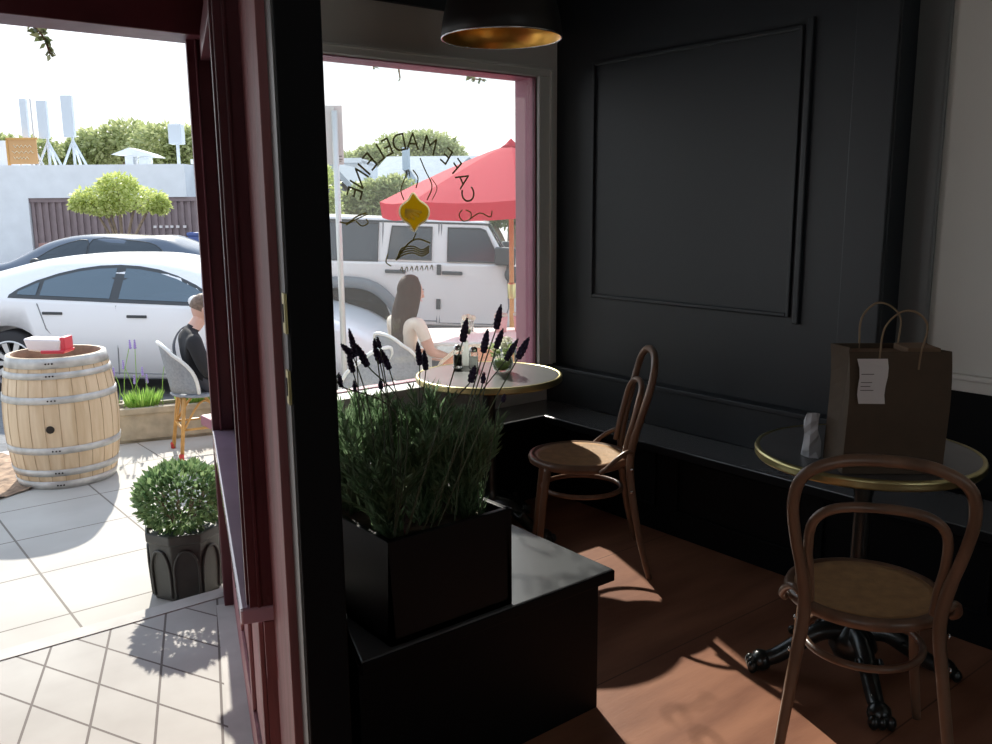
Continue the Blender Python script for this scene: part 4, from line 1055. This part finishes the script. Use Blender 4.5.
def wheel(t, ax, y, r, s, rim='alloy', wt=.11):
    mtx = Matrix.Rotation(-s*R(90), 3, 'X')
    b = MB(); b.lathe([(r*.62, -wt), (r*.92, -wt), (r, -wt*.7), (r, wt*.7), (r*.93, wt), (r*.66, wt)], 32, (ax, y, r), mtx, cap=False); w_ = b.build('wheel', 'tyre', t, True)
    b = MB(); b.lathe([(r*.66, wt*.6), (r*.70, wt*1.0), (r*.66, wt*1.05), (r*.60, wt*.5)], 32, (ax, y, r), mtx, cap=False)
    for k in range(10):
        a = 2*math.pi*k/10; d = Vector((math.cos(a), math.sin(a), 0)); e = Vector((-math.sin(a), math.cos(a), 0)); q = [d*r*.12+e*r*.05, d*r*.64+e*r*.085, d*r*.64-e*r*.085, d*r*.12-e*r*.05]
        vs = [Vector((ax, y, r)) + mtx @ (p+Vector((0, 0, wt*.85))) for p in q] + [Vector((ax, y, r)) + mtx @ (p+Vector((0, 0, wt*.55))) for p in q]; b.add(vs, [(0, 1, 2, 3), (7, 6, 5, 4), (0, 4, 5, 1), (1, 5, 6, 2), (2, 6, 7, 3), (3, 7, 4, 0)])
    b.lathe([(r*.17, wt*.5), (r*.17, wt*.95), (1e-7, wt)], 16, (ax, y, r), mtx); b.build('wheel_rim', rim, w_)
    b = MB(); b.lathe([(r*.60, wt*.3), (1e-7, wt*.3)], 24, (ax, y, r), mtx); b.build('brake_disc', 'tyre', w_)

SED = [(-2.40, .42, .86, .93, .55, .62, .45), (-2.30, .32, .96, 1.04, .76, .80, .60), (-2.05, .24, 1.00, 1.13, .86, .88, .62), (-1.65, .20, 1.00, 1.255, .88, .905, .60), (-1.15, .18, .99, 1.375, .89, .915, .58), (-.55, .17, .975, 1.41, .89, .92, .575), (0, .17, .96, 1.395, .89, .92, .575), (.50, .17, .94, 1.28, .89, .92, .58), (.90, .18, .92, 1.075, .89, .91, .62), (1.10, .18, .90, .965, .89, .91, .70), (1.45, .18, .83, .90, .88, .90, .70), (1.85, .18, .74, .81, .86, .87, .66), (2.12, .20, .63, .69, .80, .80, .58), (2.26, .28, .54, .58, .62, .62, .45)]
arc = [(-1.44, 1.02), (-1.36, 1.085), (-1.2, 1.165), (-1.0, 1.235), (-.8, 1.285), (-.6, 1.315), (-.4, 1.325), (-.2, 1.315), (0, 1.285), (.2, 1.225), (.4, 1.14), (.56, 1.05), (.69, .965)]
def arcz(x):
    for (xa, za), (xb, zb) in zip(arc, arc[1:]):
        if xa <= x <= xb: return za+(zb-za)*(x-xa)/(xb-xa)
def under(x0, x1, drop=.03, base=.035):
    xs = [x0] + [x for x, _ in arc if x0+.02 < x < x1-.02] + [x1]
    bl = lambda x: 1.0-.06*(x+1.44)/2.1
    return [(x, max(arcz(x)-drop, bl(x)+base*.9)) for x in xs] + [(x, bl(x)+base) for x in xs[::-1]]
tg = [('sharp', 'black_plastic', under(-1.43, .68, 0, .0)), ('sharp', 'car_glass', under(-1.35, -1.16)), ('sharp', 'car_glass', under(-1.12, -.42)), ('sharp', 'car_glass', under(-.33, .61))]
tilt = R(1.38)
cc = W(-2.06, 9.78, 0); cc.z = road_z(-2.06, 9.78)
lat0 = (15-496)/889*9.05 + 1.4375
cc = W(lat0, 9.75, 0); cc.z = road_z(lat0, 9.75)
t, ys = loft_car('sedan_car', 'glossy white sedan parked along the kerb behind the barrel', SED, 'car_white', cc, -YAW, tilt, .335, (-1.4375, 1.4375), tg,
                 [[(-.345, .94), (-.345, .5), (-.36, .24)], [(-1.13, .95), (-1.05, .7), (-.85, .45), (-.78, .25)], [(.66, .92), (.70, .6), (.62, .25)], [(-.78, .26), (0, .25), (.62, .25)]], [(-.98, .855), (-.14, .835)], .80)
for s in (-1, 1):
    b = MB(); b.ball((.50, s*1.02, 1.01), .09, .075, .06); b.tube([(.46, s*.86, .97), (.48, s*1.0, .99)], .02, 6); b.build('mirror', 'car_white', t, True)
# dark car on the far side
lat1 = -7.75; cc = W(lat1, 17.0, 0); cc.z = road_z(lat1, 17)
HAT = [(x, zb, zl, (zt+.05 if x > -1.4 else (1.42 if x > -1.9 else (1.28 if x > -2.2 else zt+.12))), a, b_, c_) for x, zb, zl, zt, a, b_, c_ in SED]
hg = [('w', 'car_glass_pale', [(-1.75, 1.02), (-.9, .985), (-.42, .98), (-.42, 1.38), (-1.1, 1.36), (-1.6, 1.27)]), ('w', 'car_glass_pale', [(-.33, .98), (.1, .965), (.62, .955), (.45, 1.12), (.15, 1.28), (-.33, 1.37)])]
t, ys = loft_car('hatchback_car', 'dark blue hatchback across the street behind the white sedan', HAT, 'car_navy', cc, math.pi-YAW, 0, .335, (-1.4375, 1.4375), hg, [[(-.37, .94), (-.37, .3)]], [(-.14, .84), (-.9, .86)], .80)
for s in (-1, 1): MB().ball((-2.28, s*.68, .98), .08, .16, .09).build('tail_lamp', 'tail_red', t, True)
b = MB(); b.ball((.50, .95, 1.01), .09, .07, .06); b.ball((.50, -.95, 1.01), .09, .07, .06); b.build('mirror', 'black_plastic', t, True)

# ---- boxy four door off-roader
lat2 = (345-496)/889*10.3+1.475; JD = 11.2; JP = W(lat2, JD, 0); JP.z = road_z(lat2, JD)+.01
t = thing('off_road_car', 'boxy white four door off road car behind the seated woman', 'car', JP, -YAW); t.rotation_euler = (0, R(2.2), -YAW)
HW = .83
def side_prism(poly, hw, name, material, bevel=.03, hole=None):
    b = MB(); b.extrude([(x, -hw, z) for x, z in poly][::-1], (0, 2*hw, 0)); return b.build(name, material, t, bevel=bevel, seg=3)
side_prism([(-2.05, .56), (1.95, .56), (2.0, .75), (2.0, 1.12), (1.9, 1.19), (.46, 1.27), (.40, 1.30), (-2.05, 1.29)], HW, 'tub', 'car_silver')
b = MB(); zr = 1.80
sec = lambda x, z0, z1, w0, w1: [(x, -w0, z0), (x, w0, z0), (x, w1, z1), (x, -w1, z1)]
A = sec(-2.02, 1.28, zr, .80, .70); Bq = sec(.42, 1.28, 1.30, .80, .80); Cq = sec(.16, zr-.02, zr, .70, .70)
b.v = [(-2.02, -.80, 1.28), (-2.02, .80, 1.28), (.40, .80, 1.28), (.40, -.80, 1.28), (-1.98, -.70, zr), (-1.98, .70, zr), (.10, .70, zr-.015), (.10, -.70, zr-.015)]
b.f = [(0, 1, 2, 3), (4, 7, 6, 5), (0, 3, 7, 4), (1, 5, 6, 2), (0, 4, 5, 1), (3, 2, 6, 7)]; b.m = [0]*6
b.build('cabin', 'car_silver', t, bevel=.04, seg=3)
b = MB(); b.box(-2.02, .14, -.715, .715, zr-.06, zr-.035); b.build('roof_gutter', 'black_plastic', t, bevel=.008)
def cab_y(z): return .80 + (.70-.80)*(z-1.28)/(zr-1.28)
def jwin(poly, gm='car_glass_pale', nm='window_glass'):
    for s in (-1, 1):
        pts = [Vector((x, s*(cab_y(z)+.012 if z > 1.28 else HW+.012), z)) for x, z in poly]; b = MB(); b.extrude(pts if s < 0 else pts[::-1], (0, -s*.01, 0)); wo = b.build(nm, gm, t)
        b = MB(); b.tube(pts, .012, 5, True); b.build('window_trim', 'black_plastic', wo)
jwin([(-2.0, 1.30), (-1.14, 1.30), (-1.14, 1.735), (-1.95, 1.735)])
jwin([(-1.03, 1.33), (-.52, 1.33), (-.52, 1.70), (-.98, 1.70)]); jwin([(-.33, 1.32), (.29, 1.32), (.10, 1.68), (.04, 1.70), (-.33, 1.70)])
b = MB(); b.extrude([(.425, -.72, 1.31), (.425, .72, 1.31), (.135, .64, 1.755), (.135, -.64, 1.755)], (.012, 0, .008)); b.build('windscreen', 'car_glass_pale', t)
for s in (-1, 1):
    for pl in ([(-1.09, 1.75), (-1.09, .95), (-.86, .62), (-.44, .62)], [(-.44, 1.75), (-.44, .60)], [(-.41, 1.75), (-.41, .60), (.34, .60), (.40, .80), (.36, 1.28)]):
        b = MB(); b.tube([(x, s*(cab_y(z)+.004 if z > 1.29 else HW+.002), z) for x, z in pl], .008, 4); b.build('door_seam', 'seam', t)
    for x in (-.93, -.27):
        b = MB(); b.box(x-.12, x+.12, s*HW-.03, s*HW+.03, 1.165, 1.205); b.build('door_handle', 'black_plastic', t, bevel=.01)
    for x, z in ((-.425, 1.22), (-.425, .82)):
        b = MB(); b.box(x-.025, x+.025, s*HW-.02, s*HW+.02, z-.06, z+.06); b.build('hinge', 'black_plastic', t, bevel=.006)
    b = MB(); b.box(.22, .46, s*(HW+.05)-.06, s*(HW+.05)+.10*(1 if s > 0 else 1), 1.30, 1.50); b.box(.36, .42, s*HW-.05, s*HW+.05, 1.18, 1.33); b.ball((.43, s*(HW+.05), 1.19), .10, .05, .10); b.build('mirror', 'black_plastic', t, bevel=.03, seg=3)
    for ax in (-1.475, 1.475):
        P = spline([(ax-.62, s*(HW+.03), .60), (ax-.50, s*(HW+.06), .88), (ax-.25, s*(HW+.06), 1.03), (ax+.22, s*(HW+.06), 1.03), (ax+.50, s*(HW+.06), .84), (ax+.64, s*(HW+.03), .56)], 4)
        b = MB(); b.tube(P, .085, 8, flat=.8); b.build('fender_flare', 'grey_plastic', t, True)
        b = MB(); b.lathe([(.50, 0), (1e-7, .0)], 24, (ax, s*(HW+.004), .56), Matrix.Rotation(-s*R(90), 3, 'X')); b.build('wheel_well', 'tyre', t)
        wheel(t, ax, s*.80, .40, s, wt=.13)
b = MB(); b.box(-.85, .85, -.86, .86, .46, .56); b.build('side_step', 'black_plastic', t, bevel=.02)
b = MB(); b.box(1.98, 2.15, -.8, .8, .52, .72); b.box(-2.2, -2.03, -.8, .8, .52, .72); b.build('bumper', 'black_plastic', t, bevel=.03)
b = MB()
for k in range(7): b.box(2.0, 2.012, -.30+k*.09, -.26+k*.09, .80, 1.08)
b.build('grille', 'black_plastic', t)
for s in (-1, 1): MB().lathe([(.10, 0), (.10, .03), (1e-7, .045)], 16, (2.0, s*.5, .97), Matrix.Rotation(R(90), 3, 'Y')).build('head_lamp', 'alloy', t, True)
# two more parked cars beyond it
for lat, dep, lab, pm in ((1.9, 13.4, 'pale sedan parked just beyond the boxy off road car', 'car_silver'), (3.3, 21.0, 'pale sedan farthest away on the street, past the umbrella pole', 'car_white')):
    cc = W(lat, dep, 0); cc.z = road_z(lat, dep)
    loft_car('sedan_car', lab, SED, pm, cc, -YAW, 0, .335, (-1.4375, 1.4375), tg, [[(-.345, .94), (-.36, .24)]], [(-.98, .855), (-.14, .835)], .80, group='pale cars parked beyond')

# ================================================================== ACROSS THE STREET
def BP(px, py, dep): return at_d(px, py, dep)
GD = 32.
gz = -.74
def wl(px, dep): return at_d(px, 190, dep).dot(HR)
def hz(py, dep, px=None): return at_d(px if px is not None else PXD[0], py, dep).z
PXD = [110]
g = thing('garage_building', 'low white building with a brown ribbed gate across the street', 'building', W(0, 0, 0), -YAW)
def gb(b, name, material, parent=None, bevel=0): return b.build(name, material, parent or g, bevel=bevel)
xl, xr_ = -26, wl(186, GD); zt = hz(164.5, GD)
gx0, gx1 = wl(27, GD), wl(196, GD); gzt = hz(197.5, GD)
b = MB(); b.box(xl, gx0, GD, GD+5, gz, zt); b.box(gx0, xr_, GD, GD+5, gzt, zt); b.box(gx0, xr_, GD+.5, GD+5, gz, gzt); gb(b, 'wall', 'stucco_white')
b = MB(); b.box(xr_, xr_+6, GD+1.5, GD+6, gz, hz(160, GD)); b.box(xr_-.2, xr_+6, GD+1.3, GD+6, hz(163, GD), hz(158, GD)); gb(b, 'side_wing', 'stucco_white')
b = MB(); b.box(xr_+.25, xr_+1.6, GD+1.46, GD+1.5, hz(178, GD), hz(166, GD)); gb(b, 'window', 'house_dark')
gt = MB(); gt.box(gx0, gx1, GD+.15, GD+.25, gz, gzt)
k = 0; x = gx0+.05
while x < gx1-.1:
    gt.box(x, x+.11, GD+.09, GD+.15, gz, gzt-.15); x += .24
gt.box(gx0, gx1, GD+.06, GD+.2, gzt-.15, gzt); gto = gb(gt, 'gate', 'gate_brown')
b = MB()
for i, q in enumerate((150, 156, 162, 167, 173, 180)): b.box(wl(q, GD), wl(q+3, GD), GD+.05, GD+.09, hz(228.5, GD), hz(226, GD))
gb(b, 'lettering', 'paper', gto)
b = MB(); b.box(wl(2, GD), gx0, GD-.06, GD, gz, hz(263, GD)); gb(b, 'plinth', 'brick_red')
b = MB(); zc0 = hz(165, GD); b.box(wl(116, GD), wl(124, GD), GD+1, GD+1.5, zc0, hz(155, GD)); b.box(wl(130, GD), wl(139, GD), GD+1, GD+1.5, zc0, hz(156, GD)); gb(b, 'roof_vent', 'stucco_white')
b = MB(); b.extrude([(wl(103, GD), GD+.9, hz(153, GD)), (wl(150, GD), GD+.9, hz(156, GD)), (wl(142, GD), GD+.9, hz(152, GD)), (wl(122, GD), GD+.9, hz(146, GD))], (0, .9, 0)); gb(b, 'vent_cap', 'stucco_white')
# low red brick step by the gate
tag(MB().box(wl(30, 30), wl(56, 30), 30.2, 31.2, road_z(0, 31)-.03, hz(243, 30)).build('planter_wall', 'brick_red'), 'low reddish brick planter wall before the brown gate', 'wall')
bpy.data.objects['planter_wall'].rotation_euler = (0, 0, -YAW)
def roof_thing(name, label, cat, px, dep, z, group=None): c = W(wl(px, dep), dep, z); return thing(name, label, cat, c, -YAW, group)
for (px, y0, y1, wd, lab) in ((33, 98, 137, .24, 'leftmost slim panel antenna on the white building roof, beside the orange sign'), (51, 100, 138, .36, 'middle panel antenna on the white building roof'), (76, 95, 137, .40, 'rightmost and tallest panel antenna on the white building roof')):
    t = roof_thing('panel_antenna', lab, 'antenna', px, GD+.8, zt, 'panel antennas on the white building')
    h0, h1 = hz(y1, GD+.8)-zt, hz(y0, GD+.8)-zt
    MB().box(-wd/2-.02, wd/2-.02, -.12, .06, h0, h1).build('panel', 'antenna', t, bevel=.03)
    MB().tube([(0, .12, 0), (0, .12, h1-.2)], .05, 8).build('mast', 'antenna', t, True)
    b = MB(); b.tube([(0, .12, h0*.9), (-.42, .12, 0)], .045, 6); b.tube([(0, .12, h0*.9), (.42, .12, 0)], .045, 6); b.tube([(0, .12, h0*.9), (0, .6, 0)], .045, 6); b.build('strut', 'antenna', t)
t = roof_thing('whip_antenna', 'thin whip antenna between the two left panel antennas', 'antenna', 39, GD+.6, zt)
MB().tube([(0, 0, 0), (0, 0, hz(96, GD)-zt)], .03, 6).build('rod', 'sign_grey', t, True); MB().tube([(0, 0, 0), (0, 0, .9)], .06, 6).build('base', 'antenna', t, True)
t = roof_thing('roof_sign', 'orange brown sign board on the roof of the white building', 'sign', 26, GD+.4, zt)
b = MB(); b.box(-.50, .52, 0, .06, .06, hz(137, GD)-zt); b.build('board', 'sign_orange', t)
b = MB(); hh = hz(137, GD)-zt
b.box(-.54, .56, -.02, .08, hh-.04, hh+.03); b.box(-.54, -.47, -.02, .08, 0, hh); gb(b, 'frame', 'rattan', t)
b = MB()
for i, (a_, c_) in enumerate(((-.28, .36), (-.34, .40), (-.30, .22))): P = [(a_+(c_-a_)*j/9, -.015, hh*.72-.2*i+.04*(-1)**j) for j in range(10)]; b.tube(P, .018, 4)
gb(b, 'lettering', 'cream_mark', t)
t = roof_thing('white_shed', 'white roof block at the left end of the white building roof', 'building', 2, GD+1.2, zt); MB().box(-2.5, .34, 0, 2, 0, hz(137, GD)-zt).build('wall', 'stucco_white', t)
t = roof_thing('utility_box', 'grey equipment box on a post above the white building', 'box', 179, GD+1.0, zt)
MB().box(-.25, .22, 0, .4, .75, 1.45).build('cabinet', 'antenna', t, bevel=.02); MB().tube([(0, .2, 0), (0, .2, 1.5)], .06, 8).build('post', 'antenna', t)
t = roof_thing('blue_bin', 'blue bin standing beside the brown gate', 'bin', 193, 29.5, road_z(0, 29.5)); MB().box(-.22, .22, -.2, .2, 0, 1.3).build('bin_body', 'bin_blue', t, bevel=.03); MB().box(-.25, .25, -.22, .24, 1.3, 1.42).build('lid', 'bin_blue', t, bevel=.03)
# houses
PXD[0] = 420
def house(name, label, x0, x1, dep, zb, ze, zr, wallm, roofm, d=7., ridge='y', gable='house_dark'):
    t = thing(name, label, 'house', W(0, 0, 0), -YAW); xm = (x0+x1)/2
    MB().box(x0+.3, x1-.3, dep+.4, dep+d, zb, ze).build('wall', wallm, t)
    b = MB()
    if ridge == 'y':
        b.extrude([(x0, dep, ze-.1), (xm, dep, zr), (x1, dep, ze-.1), (x1, dep, ze-.3), (xm, dep, zr-.24), (x0, dep, ze-.3)], (0, d+.4, 0)); b.build('roof', roofm, t)
        MB().extrude([(x0+.4, dep+.38, ze-.25), (xm, dep+.38, zr-.3), (x1-.4, dep+.38, ze-.25)], (0, .06, 0)).build('gable', gable, t)
    else:
        b.add([(x0, dep, ze), (x1, dep, ze), (x1-.9, dep+d*.5, zr), (x0+.9, dep+d*.5, zr), (x0, dep+d, ze), (x1, dep+d, ze)], [(0, 1, 2, 3), (4, 3, 2, 5), (0, 3, 4), (1, 5, 2), (0, 4, 5, 1)]); b.build('roof', roofm, t)
    MB().box(xm-.8, xm+.2, dep+.36, dep+.4, zb+.9, ze-.7).build('window', 'house_dark', t); return t
house('house', 'blue grey house with a dark gable behind the street sign', wl(296, 27), wl(366, 27), 27, -.74, hz(196, 27), hz(160, 27), 'house_blue', 'roof_grey')
t = house('house', 'large house with a broad pale grey roof behind the off road car', wl(352, 36), wl(500, 36), 36, -.74, hz(196, 36), hz(150, 36), 'house_blue', 'roof_grey', 9., 'x')
b = MB(); xa, xb = wl(440, 35.6), wl(500, 35.6); xm = (xa+xb)/2; b.extrude([(xa, 35.2, hz(184, 35.6)), (xm, 35.2, hz(158, 35.6)), (xb, 35.2, hz(184, 35.6)), (xb, 35.2, hz(187, 35.6)), (xm, 35.2, hz(162, 35.6)), (xa, 35.2, hz(187, 35.6))], (0, 4, 0)); b.build('dormer_roof', 'roof_grey', t)
MB().extrude([(xa+.3, 35.5, hz(187, 35.6)), (xm, 35.5, hz(163, 35.6)), (xb-.3, 35.5, hz(187, 35.6))], (0, 3, 0)).build('dormer_gable', 'house_dark', t)
MB().box(wl(403, 38), wl(409, 38), 38, 38.8, hz(170, 38), hz(147, 38)).build('chimney', 'house_blue', t)
# trees
def tree(label, px, dep, ground, blobs, lm, nleaf, lsize, seed, trunk_r=.14, group=None, name='tree'):
    random.seed(seed); t = thing(name, label, 'tree', W(wl(px, dep), dep, ground), -YAW, group); X0 = wl(px, dep)
    b = MB(); low = min(hz(py+ry, dep) for _, py, _, ry in blobs)
    for (bx, by, rx, ry) in blobs:
        c = Vector((wl(bx, dep)-X0, 0, hz(by, dep)-ground)); RX = rx/889*dep; RZ = ry/889*dep
        for i in range(nleaf*3):
            v = Vector((random.gauss(0, 1), random.gauss(0, 1), random.gauss(0, 1))).normalized()*random.uniform(.25, 1)**.5
            b.leaf(c+Vector((v.x*RX, v.y*RX*.8, v.z*RZ)), v+Vector((random.uniform(-1, 1), random.uniform(-1, 1), random.uniform(-.8, .5))), lsize*.55*random.uniform(.6, 1.4), lsize*.32)
    b.build('crown', lm, t)
    b = MB()
    for (bx, by, rx, ry) in blobs:
        c = Vector((wl(bx, dep)-X0, 0, hz(by, dep)-ground)); b.tube(spline([(random.uniform(-.08, .08), random.uniform(-.05, .05), 0), (c.x*.25, 0, c.z*.55), (c.x*.8, 0, c.z)], 4), [trunk_r*(1-.07*i) for i in range(9)], 6)
    b.build('trunk', 'trunk', t, True)
PXD[0] = 110
tree('small feathery yellow green street tree in front of the brown gate', 118, 24, road_z(0, 24), [(118, 195, 26, 14), (94, 198, 22, 11), (140, 200, 24, 12), (118, 183, 18, 9), (82, 203, 13, 8), (158, 205, 10, 8), (105, 207, 20, 8)], 'tree_leaf_lime', 230, .21, 31, .06, name='street_tree')
tree('broad green tree behind the roof antennas of the white building', 115, 46, -.74, [(105, 148, 30, 18), (135, 142, 34, 20), (88, 156, 26, 14), (65, 160, 26, 12)], 'tree_leaf', 520, .5, 32, .25, 'trees behind the white building')
tree('green tree rising beside the grey utility box', 172, 44, -.74, [(165, 145, 30, 18), (190, 146, 24, 16), (182, 160, 26, 14)], 'tree_leaf', 500, .5, 33, .25, 'trees behind the white building')
tree('low tree at the far left edge behind the orange sign', 15, 44, -.74, [(8, 152, 26, 16), (40, 150, 24, 12), (-20, 150, 26, 18)], 'tree_leaf', 380, .5, 34, .25, 'trees behind the white building')
PXD[0] = 420
tree('tall tree behind the ridge of the large grey roof', 418, 50, -.74, [(405, 150, 30, 16), (428, 146, 30, 13), (440, 156, 26, 12)], 'tree_leaf', 520, .5, 35, .3)
tree('pale tree standing left of the large grey roof', 362, 48, -.74, [(352, 168, 24, 16), (372, 160, 16, 14)], 'tree_leaf', 380, .5, 36, .25)
tree('bushy light green tree directly behind the off road car roof', 382, 22, road_z(0, 22), [(372, 196, 22, 16), (396, 190, 20, 14), (384, 206, 26, 14), (352, 205, 16, 12)], 'tree_leaf', 430, .24, 37, .10)
tree('lime shrub under the left tip of the red umbrella', 440, 23, road_z(0, 23), [(434, 205, 18, 12), (455, 210, 16, 10)], 'tree_leaf_lime', 260, .22, 38, .08)
tree('dark green tree to the right of the umbrella pole', 510, 26, road_z(0, 25), [(480, 212, 28, 16), (512, 205, 26, 24), (545, 200, 28, 30), (535, 180, 30, 24)], 'tree_leaf_dark', 430, .28, 39, .14)
tree('small tree at the left edge of the window beside the sign pole', 330, 21, road_z(0, 21), [(326, 188, 12, 22), (330, 206, 10, 12)], 'tree_leaf_lime', 240, .2, 40, .06)

# ---- vine tendrils hanging over the shop front
def tendril(label, pts, seed, nl=9, ls=.045):
    random.seed(seed); P0 = [at_y(x, y, 3.90) for x, y in pts]; a = P0[0]
    P = spline([Vector((a.x-.02, 3.745, 2.75)), Vector((a.x-.02, 3.82, 2.62)), Vector((a.x, 3.90, max(2.3, a.z+.08)))] + P0, 5)
    t = thing('hanging_vine', label, 'vine', P[0], 0, 'vine tendrils over the shop front'); Q = [p-P[0] for p in P]
    MB().tube(Q, .004, 5).build('stem', 'trunk', t)
    b = MB()
    for p in Q[10:]:
        for k in range(nl//3): v = Vector((random.uniform(-1, 1), random.uniform(-1, 1), random.uniform(-1, .5))); b.leaf(p, v, ls*random.uniform(.7, 1.2), ls*.6)
    b.build('foliage', 'vine_leaf', t)
tendril('leafy vine tendril hanging at the top left over the porch', [(28, 20), (38, 30), (45, 40), (50, 54)], 51, 7, .04)
tendril('tiny vine tip at the top of the window, nearest the door post', [(371, 58), (374, 68)], 52, 6, .03)
tendril('tiny vine tip at the top of the window, in the middle', [(398, 62), (400, 78)], 53, 5, .025)
tendril('leafy vine tip at the top of the window beside the pendant lamp', [(464, 66), (470, 77), (484, 80)], 54, 8, .034)

# ================================================================== LIGHT
wd = bpy.data.worlds.new('sky'); sc.world = wd; wd.use_nodes = True; nt = wd.node_tree
bg = nt.nodes['Background']; tc = nt.nodes.new('ShaderNodeTexCoord'); sx = nt.nodes.new('ShaderNodeSeparateXYZ'); nt.links.new(tc.outputs['Generated'], sx.inputs[0])
rp = nt.nodes.new('ShaderNodeValToRGB'); rp.color_ramp.elements[0].position = .0; rp.color_ramp.elements[0].color = (1, 1, 1, 1); rp.color_ramp.elements[1].position = .8; rp.color_ramp.elements[1].color = (.62, .78, 1., 1)
nt.links.new(sx.outputs[2], rp.inputs[0]); nt.links.new(rp.outputs[0], bg.inputs[0]); bg.inputs[1].default_value = 1.5
sd = bpy.data.lights.new('sun', 'SUN'); sd.energy = 7.2; sd.angle = R(.8); sd.color = (1., .94, .84); so = bpy.data.objects.new('sun', sd); COL.objects.link(so)
ha, el = R(20.5), R(34); S = Vector((math.sin(ha)*math.cos(el), math.cos(ha)*math.cos(el), math.sin(el)))
so.rotation_euler = (-S).to_track_quat('-Z', 'Y').to_euler(); so.location = S*30

vs = sc.view_settings; vs.view_transform = 'Standard'; vs.look = 'None'; vs.gamma = 1.; vs.exposure = .0; vs.use_curve_mapping = False
cy = sc.cycles; cy.max_bounces = 8; cy.diffuse_bounces = 5; cy.transparent_max_bounces = 12; cy.caustics_reflective = False; cy.caustics_refractive = False
